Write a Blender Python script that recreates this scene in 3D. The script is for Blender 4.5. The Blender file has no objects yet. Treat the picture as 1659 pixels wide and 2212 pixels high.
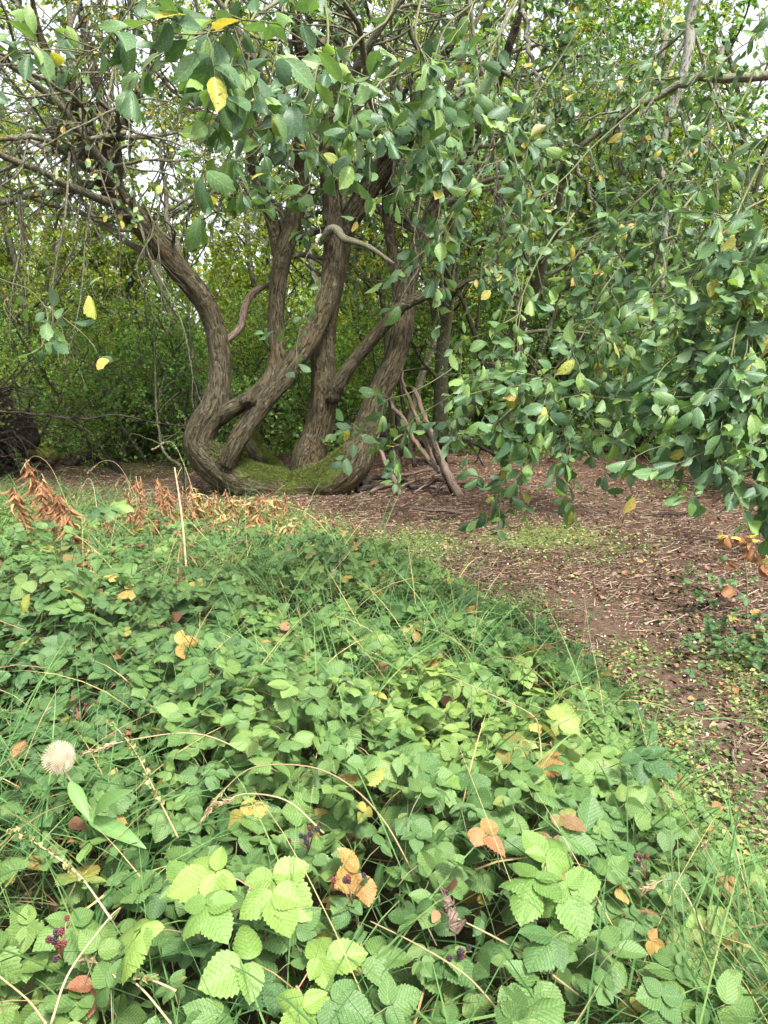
import bpy, math
import numpy as np
from math import radians as rad, sin, cos, pi, tan

# ------------------------------------------------------------------ camera, sky, sun
scn = bpy.context.scene
CAMH, PITCH, FPX = 1.6, rad(11.5), 1597.6
cam_d = bpy.data.cameras.new('camera'); cam = bpy.data.objects.new('camera', cam_d)
scn.collection.objects.link(cam); scn.camera = cam
cam.location = (0, 0, CAMH); cam.rotation_euler = (rad(90) - PITCH, 0, 0)
cam_d.sensor_fit = 'VERTICAL'; cam_d.sensor_height = 36; cam_d.lens = 26
cam_d.clip_start = 0.05; cam_d.clip_end = 600
SUN_EL, SUN_AZ = rad(57), rad(150)      # azimuth clockwise from +Y (north)
w = bpy.data.worlds.new('World'); scn.world = w; w.use_nodes = True
nt = w.node_tree; sky = nt.nodes.new('ShaderNodeTexSky'); sky.sky_type = 'NISHITA'
sky.sun_disc = False; sky.sun_elevation = SUN_EL; sky.sun_rotation = SUN_AZ
sky.air_density = 1.0; sky.dust_density = 4.0; sky.ozone_density = 0.6
bg = nt.nodes['Background']; bg.inputs[1].default_value = 0.15
hs = nt.nodes.new('ShaderNodeHueSaturation'); hs.inputs['Saturation'].default_value = .28
nt.links.new(sky.outputs[0], hs.inputs['Color']); nt.links.new(hs.outputs[0], bg.inputs[0])
sd = bpy.data.lights.new('sun', 'SUN'); sun = bpy.data.objects.new('sun', sd)
scn.collection.objects.link(sun)
sd.energy = 2.5; sd.angle = rad(8); sd.color = (1.0, 0.95, 0.86)
sun.rotation_euler = (rad(90) - SUN_EL, 0, pi - SUN_AZ)
scn.view_settings.view_transform = 'Standard'; scn.view_settings.look = 'None'
scn.view_settings.exposure = 1.8; scn.view_settings.gamma = 1
scn.render.engine = 'CYCLES'
cy = scn.cycles
cy.max_bounces = 6; cy.diffuse_bounces = 4; cy.glossy_bounces = 2; cy.transmission_bounces = 4
cy.transparent_max_bounces = 4; cy.caustics_reflective = False; cy.caustics_refractive = False
cy.use_adaptive_sampling = True; cy.adaptive_threshold = 0.02; cy.sample_clamp_indirect = 6

# ------------------------------------------------------------------ helpers
rng = np.random.default_rng(7)
V = lambda *a: np.array(a, float)
def nrm(a): return a / np.maximum(np.linalg.norm(a, axis=-1, keepdims=True), 1e-9)
def P(x, y, Y):
    """world point at distance Y in front, seen at photo position x, y (1659 x 2212 frame)"""
    dx = (x - 829.5) / FPX; dy = -(y - 1106) / FPX
    d = V(dx, cos(PITCH) + dy * sin(PITCH), -sin(PITCH) + dy * cos(PITCH))
    return V(0, 0, CAMH) + d * (Y / d[1])
def G(x, y, h=0.0):
    dx = (x - 829.5) / FPX; dy = -(y - 1106) / FPX
    d = V(dx, cos(PITCH) + dy * sin(PITCH), -sin(PITCH) + dy * cos(PITCH))
    p = V(0, 0, CAMH) + d * ((h - CAMH) / d[2])
    return p[:2]
def hgt(x, y):
    x = np.asarray(x, float); y = np.asarray(y, float)
    near = np.clip((60 - np.hypot(x, y)) / 20, 0, 1)
    return near * (0.03 * np.sin(.9 * x + 1.3) * np.cos(.7 * y) + 0.02 * np.sin(2.1 * x + .5 * y)
            + 0.010 * np.sin(5.3 * x + 1) * np.cos(4.1 * y) + -0.035 * np.exp(-((x + 1.0)**2 / 2.2 + (y - 9.2)**2 / 1.4)))
def on(x, y, dz=0.0):
    g = G(x, y); return V(g[0], g[1], float(hgt(*g)) + dz)
def catmull(pts, n):
    pts = np.asarray(pts, float); p = np.vstack([2 * pts[0] - pts[1], pts, 2 * pts[-1] - pts[-2]])
    out = []
    m = len(pts) - 1
    for u in np.linspace(0, m - 1e-6, n):
        i = int(u); t = u - i
        a, b, c, d = p[i], p[i + 1], p[i + 2], p[i + 3]
        out.append(.5 * (2 * b + (c - a) * t + (2 * a - 5 * b + 4 * c - d) * t * t + (3 * b - a - 3 * c + d) * t**3))
    return np.array(out)

class Geo:
    """collects vertices and faces for ONE mesh; co = surface coordinate, lv = (random, yellowness, spare)"""
    def __init__(s): s.v = []; s.q = []; s.t = []; s.co = []; s.lv = []; s.qm = []; s.tm = []; s.n = 0
    def add(s, v, q=None, t=None, co=None, lv=None, m=0):
        v = np.asarray(v, np.float32).reshape(-1, 3); k = len(v)
        s.v.append(v)
        s.co.append(np.zeros((k, 3), np.float32) if co is None else np.asarray(co, np.float32).reshape(-1, 3))
        s.lv.append(np.zeros((k, 3), np.float32) if lv is None else np.asarray(lv, np.float32).reshape(-1, 3))
        if q is not None and len(q): s.q.append(np.asarray(q, np.int64).reshape(-1, 4) + s.n); s.qm.append(np.full(len(s.q[-1]), m, np.int32))
        if t is not None and len(t): s.t.append(np.asarray(t, np.int64).reshape(-1, 3) + s.n); s.tm.append(np.full(len(s.t[-1]), m, np.int32))
        s.n += k
    def mesh(s, name, mats, smooth=True):
        me = bpy.data.meshes.new(name)
        v = np.vstack(s.v); me.vertices.add(len(v)); me.vertices.foreach_set('co', v.ravel())
        q = np.vstack(s.q) if s.q else np.zeros((0, 4), np.int64); t = np.vstack(s.t) if s.t else np.zeros((0, 3), np.int64)
        nl = q.size + t.size; me.loops.add(nl)
        me.loops.foreach_set('vertex_index', np.concatenate([q.ravel(), t.ravel()]).astype(np.int32))
        npoly = len(q) + len(t); me.polygons.add(npoly)
        st = np.concatenate([np.arange(len(q)) * 4, q.size + np.arange(len(t)) * 3]).astype(np.int32)
        me.polygons.foreach_set('loop_start', st)
        mi = np.concatenate(([np.concatenate(s.qm)] if s.qm else []) + ([np.concatenate(s.tm)] if s.tm else []))
        me.polygons.foreach_set('material_index', mi.astype(np.int32))
        me.polygons.foreach_set('use_smooth', np.full(npoly, smooth))
        for nm, arr in (('co', s.co), ('lv', s.lv)):
            a = me.attributes.new(nm, 'FLOAT_VECTOR', 'POINT'); a.data.foreach_set('vector', np.vstack(arr).ravel())
        for m in mats: me.materials.append(m)
        me.update(calc_edges=True)
        return me
    def obj(s, name, mats, parent=None, smooth=True, label=None, cat=None, group=None, kind=None, loc=None):
        if not isinstance(mats, (list, tuple)): mats = [mats]
        if loc is not None:                                   # put the origin at the thing's base
            s.v = [a - np.asarray(loc, np.float32) for a in s.v]
        o = bpy.data.objects.new(name, s.mesh(name, mats, smooth)); scn.collection.objects.link(o)
        if loc is not None: o.location = loc
        if parent is not None:
            o.parent = parent
            if loc is None: o.location = -np.array(parent.matrix_basis.translation) if parent.type == 'EMPTY' else (0, 0, 0)
        return tag(o, label, cat, group, kind)
def tag(o, label=None, cat=None, group=None, kind=None):
    if label: o['label'] = label
    if cat: o['category'] = cat
    if group: o['group'] = group
    if kind: o['kind'] = kind
    return o
def thing(name, label, cat, loc, group=None):
    o = bpy.data.objects.new(name, None); o.empty_display_size = .1; scn.collection.objects.link(o)
    o.location = [float(a) for a in loc]
    return tag(o, label, cat, group)

def frames(Pt):
    T = np.gradient(Pt, axis=1); T = nrm(T)
    m = T.mean(1); ref = np.zeros_like(m); ref[np.arange(len(m)), np.argmin(np.abs(m), 1)] = 1
    U = nrm(np.cross(T, ref[:, None, :])); W = np.cross(T, U)
    return T, U, W
def tubes(g, Pt, R, sides=6, m=0, lump=0.0, lvx=None):
    """Pt (N,K,3), R (N,K)"""
    Pt = np.asarray(Pt, float); R = np.asarray(R, float)
    if Pt.ndim == 2: Pt = Pt[None]; R = R[None]
    N, K = R.shape
    if N == 0: return
    T, U, W = frames(Pt)
    th = np.arange(sides) * 2 * pi / sides
    c, s_ = np.cos(th), np.sin(th)
    RR = R[:, :, None] * np.ones(sides)
    if lump: RR = RR * (1 + lump * rng.standard_normal((N, K, sides)))
    v = Pt[:, :, None, :] + RR[..., None] * (c[None, None, :, None] * U[:, :, None, :] + s_[None, None, :, None] * W[:, :, None, :])
    seg = np.linalg.norm(np.diff(Pt, axis=1), axis=2); S = np.concatenate([np.zeros((N, 1)), np.cumsum(seg, 1)], 1) + rng.random((N, 1)) * 20
    co = np.stack([RR * c, RR * s_, np.repeat(S[:, :, None], sides, 2)], -1)
    base = (np.arange(N) * K * sides)[:, None, None] + (np.arange(K - 1) * sides)[None, :, None] + np.arange(sides)[None, None, :]
    nx = (np.arange(N) * K * sides)[:, None, None] + (np.arange(K - 1) * sides)[None, :, None] + ((np.arange(sides) + 1) % sides)[None, None, :]
    q = np.stack([base, nx, nx + sides, base + sides], -1).reshape(-1, 4)
    lv = np.zeros((N, K, sides, 3)); lv[..., 0] = (rng.random(N) if lvx is None else lvx)[:, None, None]
    n0 = g.n
    g.add(v, q, None, co, lv, m)
    if sides > 3:                                            # caps
        i0 = np.arange(N) * K * sides
        tt = []
        for k in range(1, sides - 1):
            tt.append(np.stack([i0, i0 + k + 1, i0 + k], 1)); e = i0 + (K - 1) * sides
            tt.append(np.stack([e, e + k, e + k + 1], 1))
        g.t.append(np.vstack(tt) + n0); g.tm.append(np.full(len(g.t[-1]), m, np.int32))
def ribbons(g, Pt, W, side=None, m=0, lv=None):
    N, K = W.shape
    T = nrm(np.gradient(Pt, axis=1))
    if side is None: side = nrm(rng.standard_normal((N, 3)) * [1, 1, .2])
    S = nrm(np.cross(T, np.cross(side[:, None, :], T)))
    Z = np.cross(T, S)
    a = Pt - S * W[..., None] / 2; b = Pt + S * W[..., None] / 2; mid = Pt - Z * W[..., None] * .18
    v = np.stack([a, mid, b], 2)
    i = (np.arange(N) * K * 3)[:, None] + (np.arange(K - 1) * 3)[None]
    q = np.concatenate([np.stack([i, i + 1, i + 4, i + 3], -1).reshape(-1, 4), np.stack([i + 1, i + 2, i + 5, i + 4], -1).reshape(-1, 4)])
    co = np.zeros((N, K, 3, 3)); co[..., 0] = [-1, 0, 1]; co[..., 1] = np.linspace(0, 1, K)[None, :, None]
    L = np.zeros((N, K, 3, 3)); L[...] = (np.stack([rng.random(N), np.zeros(N), rng.random(N)], 1) if lv is None else lv)[:, None, None, :]
    g.add(v, q, None, co, L, m)

def leaf_tpl(rows, cols, kind, bend=.25, fold=.2, pleat=.0, twist=0., serr=.1, curl=0.):
    """leaf of length 1 along +y, face +z"""
    vv = np.linspace(0, 1, rows + 1)
    if kind == 'ovate': wd = .43 * np.clip(np.sin(pi * vv**.72), 0, 1)**.75
    elif kind == 'obovate': wd = .31 * np.clip(np.sin(pi * vv**1.15), 0, 1)**.7
    elif kind == 'lance': wd = .12 * np.clip(np.sin(pi * vv**.85), 0, 1)**.8
    elif kind == 'round': wd = .45 * np.clip(np.sin(pi * vv**.95), 0, 1)**.6
    wd = np.maximum(wd, .008)
    if serr: wd = wd * (1 - serr * (np.arange(rows + 1) % 2))
    u = np.linspace(-1, 1, cols + 1)
    U_, W_ = np.meshgrid(u, vv); X = U_ * wd[:, None]; Y = np.repeat(vv[:, None], cols + 1, 1).copy()
    Y -= np.abs(U_) * (.25 / rows) * (np.arange(rows + 1) % 2)[:, None] * (serr > 0)
    Z = fold * np.abs(X) - bend * (Y**2) * .6 + pleat * np.sin((Y - np.abs(X) * .9) * 7 * 2 * pi) * np.minimum(np.abs(X) * 4, 1)
    Z -= curl * X * X * 3
    a = twist * Y; X2 = X * np.cos(a) - Z * np.sin(a); Z2 = X * np.sin(a) + Z * np.cos(a)
    v = np.stack([X2, Y, Z2], -1).reshape(-1, 3)
    c1 = cols + 1
    i = (np.arange(rows)[:, None] * c1 + np.arange(cols)[None]).reshape(-1)
    q = np.stack([i, i + 1, i + c1 + 1, i + c1], 1)
    co = np.stack([X, Y, np.zeros_like(X)], -1).reshape(-1, 3)
    return v, q, co
def place(g, tpls, pos, ydir, zdir, size, lv, m=0):
    """copies of leaf templates; ydir, zdir (N,3)"""
    N = len(pos)
    if N == 0: return
    Yd = nrm(ydir); X = nrm(np.cross(Yd, zdir)); Zd = np.cross(X, Yd)
    pick = rng.integers(0, len(tpls), N)
    for k, (v, q, co) in enumerate(tpls):
        w_ = np.where(pick == k)[0]
        if not len(w_): continue
        s = size[w_][:, None, None] if np.ndim(size) else size
        wx = (0.85 + .3 * rng.random(len(w_)))[:, None, None]
        vv = pos[w_][:, None, :] + s * (v[None, :, 0:1] * wx * X[w_][:, None, :] + v[None, :, 1:2] * Yd[w_][:, None, :] + v[None, :, 2:3] * Zd[w_][:, None, :])
        n = len(v); qq = (q[None] + (np.arange(len(w_)) * n)[:, None, None]).reshape(-1, 4)
        cc = np.repeat(co[None], len(w_), 0)
        cc = cc.copy(); cc[..., 2] = rng.random(len(w_))[:, None] * 50
        g.add(vv, qq, None, cc, np.repeat(lv[w_][:, None, :], n, 1), m)
def lvs(N, yel=.05, yr=.2):
    a = rng.random((N, 3)); a[:, 1] = np.where(rng.random(N) < yel, .5 + .5 * rng.random(N), rng.random(N) * yr); return a

# branching, many branches at once
def grow(S, D, L, R, K, wig=.12, trop=(0, 0, 0), tip=.35):
    N = len(S); P_ = np.zeros((N, K, 3)); P_[:, 0] = S; d = nrm(D); st = (L / (K - 1))[:, None]
    tr = np.asarray(trop, float)
    for k in range(1, K):
        d = nrm(d + wig * rng.standard_normal((N, 3)) + tr); P_[:, k] = P_[:, k - 1] + d * st
    Rr = R[:, None] * (1 - (1 - tip) * np.linspace(0, 1, K)[None]**1.0)
    return P_, Rr
def kids(Pt, Rr, n, lo, hi, ang, lf, rf, L=None):
    N, K, _ = Pt.shape
    idx = np.repeat(np.arange(N), n); M = len(idx)
    t = lo + (hi - lo) * rng.random(M); f = t * (K - 1); i = np.minimum(f.astype(int), K - 2); fr = (f - i)[:, None]
    S = Pt[idx, i] * (1 - fr) + Pt[idx, i + 1] * fr
    T = nrm(Pt[idx, i + 1] - Pt[idx, i]); r = nrm(np.cross(T, rng.standard_normal((M, 3))))
    a = ang * (.7 + .6 * rng.random(M))[:, None]
    D = T * np.cos(a) + r * np.sin(a)
    Lp = np.linalg.norm(np.diff(Pt, axis=1), axis=2).sum(1)[idx]
    return S, D, Lp * lf * (.6 + .8 * rng.random(M)) * (1.15 - .5 * t), np.maximum((Rr[idx, i]) * rf * (.7 + .5 * rng.random(M)), .0012)
def leaves_on(Pt, n, lo=.15, hi=1.0):
    N, K, _ = Pt.shape
    idx = np.repeat(np.arange(N), n); M = len(idx); f = (lo + (hi - lo) * rng.random(M)) * (K - 1)
    i = np.minimum(f.astype(int), K - 2); fr = (f - i)[:, None]
    S = Pt[idx, i] * (1 - fr) + Pt[idx, i + 1] * fr
    return S, nrm(Pt[idx, i + 1] - Pt[idx, i])

# ------------------------------------------------------------------ materials
class M_:
    def __init__(s, name):
        s.m = bpy.data.materials.new(name); s.m.use_nodes = True; s.t = s.m.node_tree; s.t.nodes.clear()
        s.out = s.t.nodes.new('ShaderNodeOutputMaterial')
    def n(s, ty, _o=0, **kw):
        nd = s.t.nodes.new('ShaderNode' + ty)
        for k, v in list(kw.items()):
            if k[0].islower(): setattr(nd, k, v)
        for k, v in kw.items():
            if k[0].islower(): continue
            key = int(k[1:]) if k[0] == 'I' and k[1:].isdigit() else k.replace('_', ' ')
            if hasattr(v, 'is_linked') or isinstance(v, bpy.types.NodeSocket): s.t.links.new(v, nd.inputs[key])
            else: nd.inputs[key].default_value = v
        return nd.outputs[_o]
    def attr(s, nm): return s.n('Attribute', 1, attribute_name=nm)
    def math(s, op, a, b=0.0, c=0.0, clamp=False): return s.n('Math', operation=op, use_clamp=clamp, I0=a, I1=b, I2=c)
    def mix(s, f, a, b):
        c4 = lambda x: (*x, 1) if isinstance(x, tuple) and len(x) == 3 else x
        return s.n('Mix', 2, data_type='RGBA', I0=f, I6=c4(a), I7=c4(b))
    def ramp(s, f, stops, interp='LINEAR'):
        nd = s.t.nodes.new('ShaderNodeValToRGB'); s.t.links.new(f, nd.inputs[0]); cr = nd.color_ramp; cr.interpolation = interp
        while len(cr.elements) < len(stops): cr.elements.new(.5)
        for e, (p, c) in zip(cr.elements, stops): e.position = p; e.color = (*c, 1) if len(c) == 3 else c
        return nd.outputs[0]
    def sep(s, v):
        nd = s.t.nodes.new('ShaderNodeSeparateXYZ'); s.t.links.new(v, nd.inputs[0]); return nd.outputs
    def noise(s, vec, scale, detail=3, rough=.55, dist=0.): return s.n('TexNoise', Vector=vec, Scale=scale, Detail=detail, Roughness=rough, Distortion=dist)
    def smooth(s, x, a, b): return s.n('MapRange', interpolation_type='SMOOTHSTEP', Value=x, From_Min=a, From_Max=b)
    def scale(s, v, sc): return s.n('VectorMath', operation='MULTIPLY', I0=v, I1=sc)
    def bump(s, h, strength=.5, dist=.01): return s.n('Bump', Strength=strength, Distance=dist, Height=h)
    def done(s, shader, disp=None):
        s.t.links.new(shader, s.out.inputs[0]); return s.m
G3 = lambda *a: tuple(a)

def leaf_mat(name, greens, yellows, under=None, trans=.35, rough=.45, vein=.35, nv=7, spots=0., patch=None, spec=.35, tcol=(1.25, 1.3, .55), groove=0., bs=.6):
    s = M_(name); lv = s.sep(s.attr('lv')); cor = s.attr('co'); co = s.sep(cor)
    base = s.ramp(lv[0], greens)
    if patch:                                                # slow change of hue from plant to plant
        ps = s.n('TexCoord', 3)
        f = s.smooth(s.noise(ps, patch[0], 2), .38, .62); base = s.mix(s.math('MULTIPLY', f, patch[1]), base, patch[2])
    blot = s.noise(cor, 5.0, 3, .6)
    yf = s.smooth(s.math('ADD', lv[1], s.math('MULTIPLY', blot, .5)), .6, .9)
    base = s.mix(yf, base, s.ramp(lv[2], yellows))
    br = s.math('MULTIPLY', s.smooth(s.noise(cor, 9.0, 2), .60, .68), s.smooth(lv[1], .35, .8))
    base = s.mix(br, base, (.16, .06, .02))
    ax = s.math('ABSOLUTE', co[0])
    ph = s.math('FRACT', s.math('MULTIPLY', s.math('SUBTRACT', co[1], s.math('MULTIPLY', ax, .9)), nv))
    side = s.math('SUBTRACT', 1.0, s.smooth(s.math('ABSOLUTE', s.math('SUBTRACT', ph, .5)), .0, .16))
    midr = s.math('SUBTRACT', 1.0, s.smooth(ax, .006, .022))
    vn = s.math('MAXIMUM', s.math('MULTIPLY', side, .55), midr)
    base = s.mix(s.math('MULTIPLY', vn, vein), base, s.n('HueSaturation', Saturation=.8, Value=1.9, Color=base))
    if groove:
        gv = s.math('SUBTRACT', 1.0, s.smooth(s.math('ABSOLUTE', s.math('SUBTRACT', ph, .12)), .02, .30))
        base = s.mix(s.math('MULTIPLY', gv, groove), base, s.n('HueSaturation', Value=.38, Color=base))
        base = s.mix(s.math('MULTIPLY', s.smooth(s.noise(cor, 16.0, 3, .7), .42, .62), .35), base, s.n('HueSaturation', Value=1.45, Color=base))
    if spots:
        sp = s.smooth(s.noise(cor, 38.0, 1), .66, .72)
        base = s.mix(s.math('MULTIPLY', sp, spots), base, (.5, .55, .38))
    top = base
    if under:
        base = s.mix(s.n('NewGeometry', 6), base, s.mix(.65, base, under))
    hb = s.bump(s.math('ADD', s.math('MULTIPLY', ph, -.4), s.math('MULTIPLY', s.noise(cor, 22.0, 2), .4)), bs, .006)
    pr = s.n('BsdfPrincipled', Base_Color=base, Roughness=rough, Specular_IOR_Level=spec, Normal=hb)
    tc = s.n('VectorMath', operation='MULTIPLY', I0=top, I1=tcol)
    tr = s.n('BsdfTranslucent', Color=tc)
    return s.done(s.n('MixShader', I0=trans, I1=pr, I2=tr))

def bark_mat(name, dark, light, moss=0., mossh=.6, lichen=.3, ridge=26., green=(.10, .14, .025), lich=(.30, .33, .25), stretch=.22, bump=.9):
    s = M_(name); co = s.attr('co'); v = s.scale(co, (1, 1, stretch))
    wv = s.noise(v, 9.0, 2)
    v2 = s.n('VectorMath', operation='ADD', I0=v, I1=s.scale(s.n('CombineXYZ', X=wv, Y=wv, Z=wv), (.03, .03, .03)))
    rd = s.math('ABSOLUTE', s.math('SUBTRACT', s.noise(v2, ridge, 5, .68), .5))
    nz = s.noise(co, 70.0, 4, .65)
    h = s.math('ADD', s.smooth(rd, .0, .034), s.math('MULTIPLY', nz, .7))
    col = s.ramp(s.math('MULTIPLY', h, .6), [(.16, tuple(c * .4 for c in dark)), (.42, dark), (.80, light)])
    big = s.noise(co, 2.2, 3)
    col = s.mix(s.math('MULTIPLY', s.smooth(big, .5, .7), .5), col, (light[0] * 1.0, light[1] * .80, light[2] * .50))
    ls = s.math('MULTIPLY', s.smooth(s.noise(co, 14.0, 4, .7), .56, .66), lichen)
    col = s.mix(ls, col, lich)
    hh = h
    if moss:
        pz = s.sep(s.n('NewGeometry', 0))[2]; nz_ = s.sep(s.n('NewGeometry', 1))[2]
        f = s.math('ADD', nz_, s.math('MULTIPLY', s.noise(co, 5.0, 4, .6), 1.3))
        f = s.math('SUBTRACT', f, s.math('MULTIPLY', pz, .8 / mossh))
        mf = s.math('MULTIPLY', s.smooth(f, .50, .85), moss)
        mc = s.ramp(s.math('ADD', s.math('MULTIPLY', s.noise(co, 60.0, 4, .8), .6), s.math('MULTIPLY', s.noise(co, 9.0, 3), .4)), [(.3, tuple(c * .35 for c in green)), (.55, green), (.75, (green[0] * 2.0, green[1] * 1.8, green[2] * 1.3))])
        col = s.mix(mf, col, mc)
        hh = s.math('ADD', h, s.math('MULTIPLY', mf, s.math('MULTIPLY', s.noise(co, 55.0, 4, .8), 2.5)))
    pr = s.n('BsdfPrincipled', Base_Color=col, Roughness=.85, Specular_IOR_Level=.15, Normal=s.bump(hh, bump, .02))
    return s.done(pr)
def simple_mat(name, stops, rough=.7, trans=0., sc=12., spec=.2):
    s = M_(name); lv = s.sep(s.attr('lv')); co = s.attr('co')
    f = s.math('ADD', s.math('MULTIPLY', lv[0], .7), s.math('MULTIPLY', s.noise(co, sc, 3), .4), clamp=True)
    c = s.ramp(f, stops)
    pr = s.n('BsdfPrincipled', Base_Color=c, Roughness=rough, Specular_IOR_Level=spec, Normal=s.bump(s.noise(co, sc * 3, 3), .4, .004))
    if not trans: return s.done(pr)
    return s.done(s.n('MixShader', I0=trans, I1=pr, I2=s.n('BsdfTranslucent', Color=c)))

YEL = [(0, (.26, .30, .05)), (.5, (.38, .34, .055)), (.85, (.42, .30, .06)), (1, (.30, .13, .04))]
M_bram = leaf_mat('bramble_leaf', [(0, (.038, .088, .028)), (.35, (.075, .150, .038)), (.7, (.135, .225, .050)), (1, (.225, .32, .075))],
                  [(0, (.28, .30, .06)), (.5, (.32, .22, .06)), (1, (.26, .10, .05))], under=(.22, .30, .18), trans=.27, rough=.5, vein=.15, nv=8, spots=.5, groove=.5,
                  patch=(.9, .4, (.055, .13, .050)))
M_bramlime = leaf_mat('bramble_leaf_lime', [(0, (.10, .19, .042)), (1, (.18, .275, .058))], [(0, (.45, .45, .1)), (1, (.5, .2, .09))], under=(.25, .35, .15), trans=.28, vein=.1, nv=8, spots=.5, groove=.32)
M_rustdk = simple_mat('dead_bramble_leaf', [(0, (.06, .03, .018)), (.6, (.16, .085, .045)), (1, (.30, .19, .10))], trans=.1)
M_bramrust = leaf_mat('bramble_leaf_rust', [(0, (.13, .20, .05)), (1, (.21, .26, .07))], [(0, (.22, .20, .055)), (.5, (.19, .11, .04)), (1, (.15, .07, .045))], under=(.3, .3, .2), trans=.25, vein=.2, nv=8, spots=.3, groove=.35)
M_will = leaf_mat('willow_leaf', [(0, (.042, .092, .044)), (.4, (.065, .135, .054)), (.75, (.100, .185, .058)), (1, (.17, .27, .065))], YEL, under=(.20, .27, .17), trans=.34, rough=.45, vein=.5, nv=7, spots=.5, groove=.12, spec=.4, bs=.25)
M_far = leaf_mat('woodland_leaf', [(0, (.08, .18, .03)), (.5, (.15, .28, .045)), (1, (.27, .37, .07))], YEL, trans=.5, rough=.5, vein=0, patch=(.16, .5, (.22, .28, .05)), tcol=(1.5, 1.45, .5))
M_fardk = leaf_mat('hawthorn_leaf', [(0, (.065, .16, .042)), (.5, (.12, .25, .055)), (1, (.21, .35, .07))], YEL, trans=.45, rough=.5, vein=0)
M_weed = leaf_mat('ground_cover_leaf', [(0, (.06, .12, .035)), (.5, (.12, .20, .05)), (1, (.25, .32, .11))], [(0, (.45, .40, .15)), (1, (.35, .16, .06))], trans=.2, vein=.1)
M_grass = leaf_mat('grass_blade', [(0, (.05, .13, .04)), (.5, (.09, .20, .06)), (1, (.17, .28, .09))], [(0, (.50, .42, .20)), (1, (.42, .28, .12))], trans=.3, vein=.15, nv=0, spec=.3)
M_bark = bark_mat('willow_bark', (.040, .036, .021), (.076, .064, .038), moss=.95, mossh=.7, lichen=.22, ridge=34., stretch=.14, green=(.095, .130, .022), bump=1.)
M_barkup = bark_mat('lichen_bark', (.05, .046, .032), (.15, .145, .10), lichen=.6, ridge=60, bump=.5)
M_barkbg = bark_mat('woodland_bark', (.028, .030, .018), (.080, .082, .048), lichen=.5, ridge=40, bump=.5)
M_pale = bark_mat('pale_lichen_bark', (.09, .088, .07), (.24, .24, .20), lichen=.9, ridge=30, lich=(.30, .33, .27), bump=.6)
M_dead = bark_mat('dead_wood', (.065, .043, .033), (.17, .125, .095), lichen=.15, ridge=50, stretch=.08, bump=.6)
M_darkw = bark_mat('dark_dead_wood', (.014, .011, .009), (.055, .044, .036), lichen=.15, ridge=50, stretch=.1)
M_twig = simple_mat('young_twig', [(0, (.06, .07, .03)), (.6, (.12, .13, .06)), (1, (.17, .17, .10))])
M_cane = simple_mat('bramble_cane', [(0, (.13, .14, .05)), (.5, (.28, .14, .09)), (1, (.36, .22, .14))], rough=.5)
M_straw = simple_mat('dry_straw', [(0, (.24, .17, .085)), (.6, (.36, .28, .16)), (1, (.50, .42, .28))], trans=.15)
M_teasel = simple_mat('teasel_head', [(0, (.22, .17, .10)), (.5, (.50, .42, .30)), (1, (.68, .60, .46))], trans=.1)
M_rust = simple_mat('withered_leaf', [(0, (.14, .06, .03)), (.5, (.28, .135, .065)), (1, (.42, .25, .13))], trans=.25)
M_litter = simple_mat('fallen_leaf', [(0, (.026, .018, .013)), (.4, (.064, .039, .026)), (.72, (.118, .074, .050)), (.93, (.25, .185, .13)), (1, (.52, .45, .36))], sc=5.)
M_stick = simple_mat('stick_wood', [(0, (.09, .06, .042)), (.5, (.20, .14, .10)), (1, (.42, .33, .25))], sc=20)
M_berry = simple_mat('ripe_berry', [(0, (.008, .006, .014)), (1, (.03, .008, .02))], rough=.25, spec=.6)
M_berryred = simple_mat('red_berry', [(0, (.05, .008, .012)), (1, (.13, .02, .02))], rough=.3, spec=.5)
M_pebble = simple_mat('chalk_pebble', [(0, (.45, .38, .33)), (1, (.75, .70, .65))])
M_mosstuft = leaf_mat('moss_tuft', [(0, (.03, .045, .010)), (.5, (.075, .105, .020)), (1, (.16, .19, .035))], [(0, (.16, .14, .04)), (1, (.12, .08, .03))], trans=.15, rough=.8, vein=0)
M_mossc = bark_mat('moss_cushion', (.06, .05, .03), (.15, .12, .07), moss=1., mossh=5., lichen=0, green=(.15, .17, .03))

# ------------------------------------------------------------------ ground
def inpoly(px, py, poly):
    px = np.asarray(px); py = np.asarray(py); c = np.zeros(px.shape, bool); n = len(poly)
    for i in range(n):
        x1, y1 = poly[i]; x2, y2 = poly[(i + 1) % n]
        h = ((y1 > py) != (y2 > py)) & (px < (x2 - x1) * (py - y1) / (y2 - y1 + 1e-12) + x1); c ^= h
    return c
def polydist(px, py, pts):
    d = np.full(np.shape(px), 1e9)
    for (x1, y1), (x2, y2) in zip(pts[:-1], pts[1:]):
        ux, uy = x2 - x1, y2 - y1; t = np.clip(((px - x1) * ux + (py - y1) * uy) / (ux * ux + uy * uy + 1e-9), 0, 1)
        d = np.minimum(d, np.hypot(px - x1 - t * ux, py - y1 - t * uy))
    return d
EDGE = [G(*p) for p in [(-500, 1085), (-200, 1078), (0, 1085), (300, 1105), (450, 1125), (600, 1150), (760, 1185), (890, 1225), (1000, 1275), (1110, 1330), (1220, 1395), (1320, 1475), (1400, 1585), (1480, 1700), (1580, 1840), (1690, 1990), (1850, 2212)]]
BRAM = [tuple(p) for p in EDGE] + [(1.3, -.8), (-6, -.8), (-8, 5)]
EDGE = [tuple(p) for p in EDGE]
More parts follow.
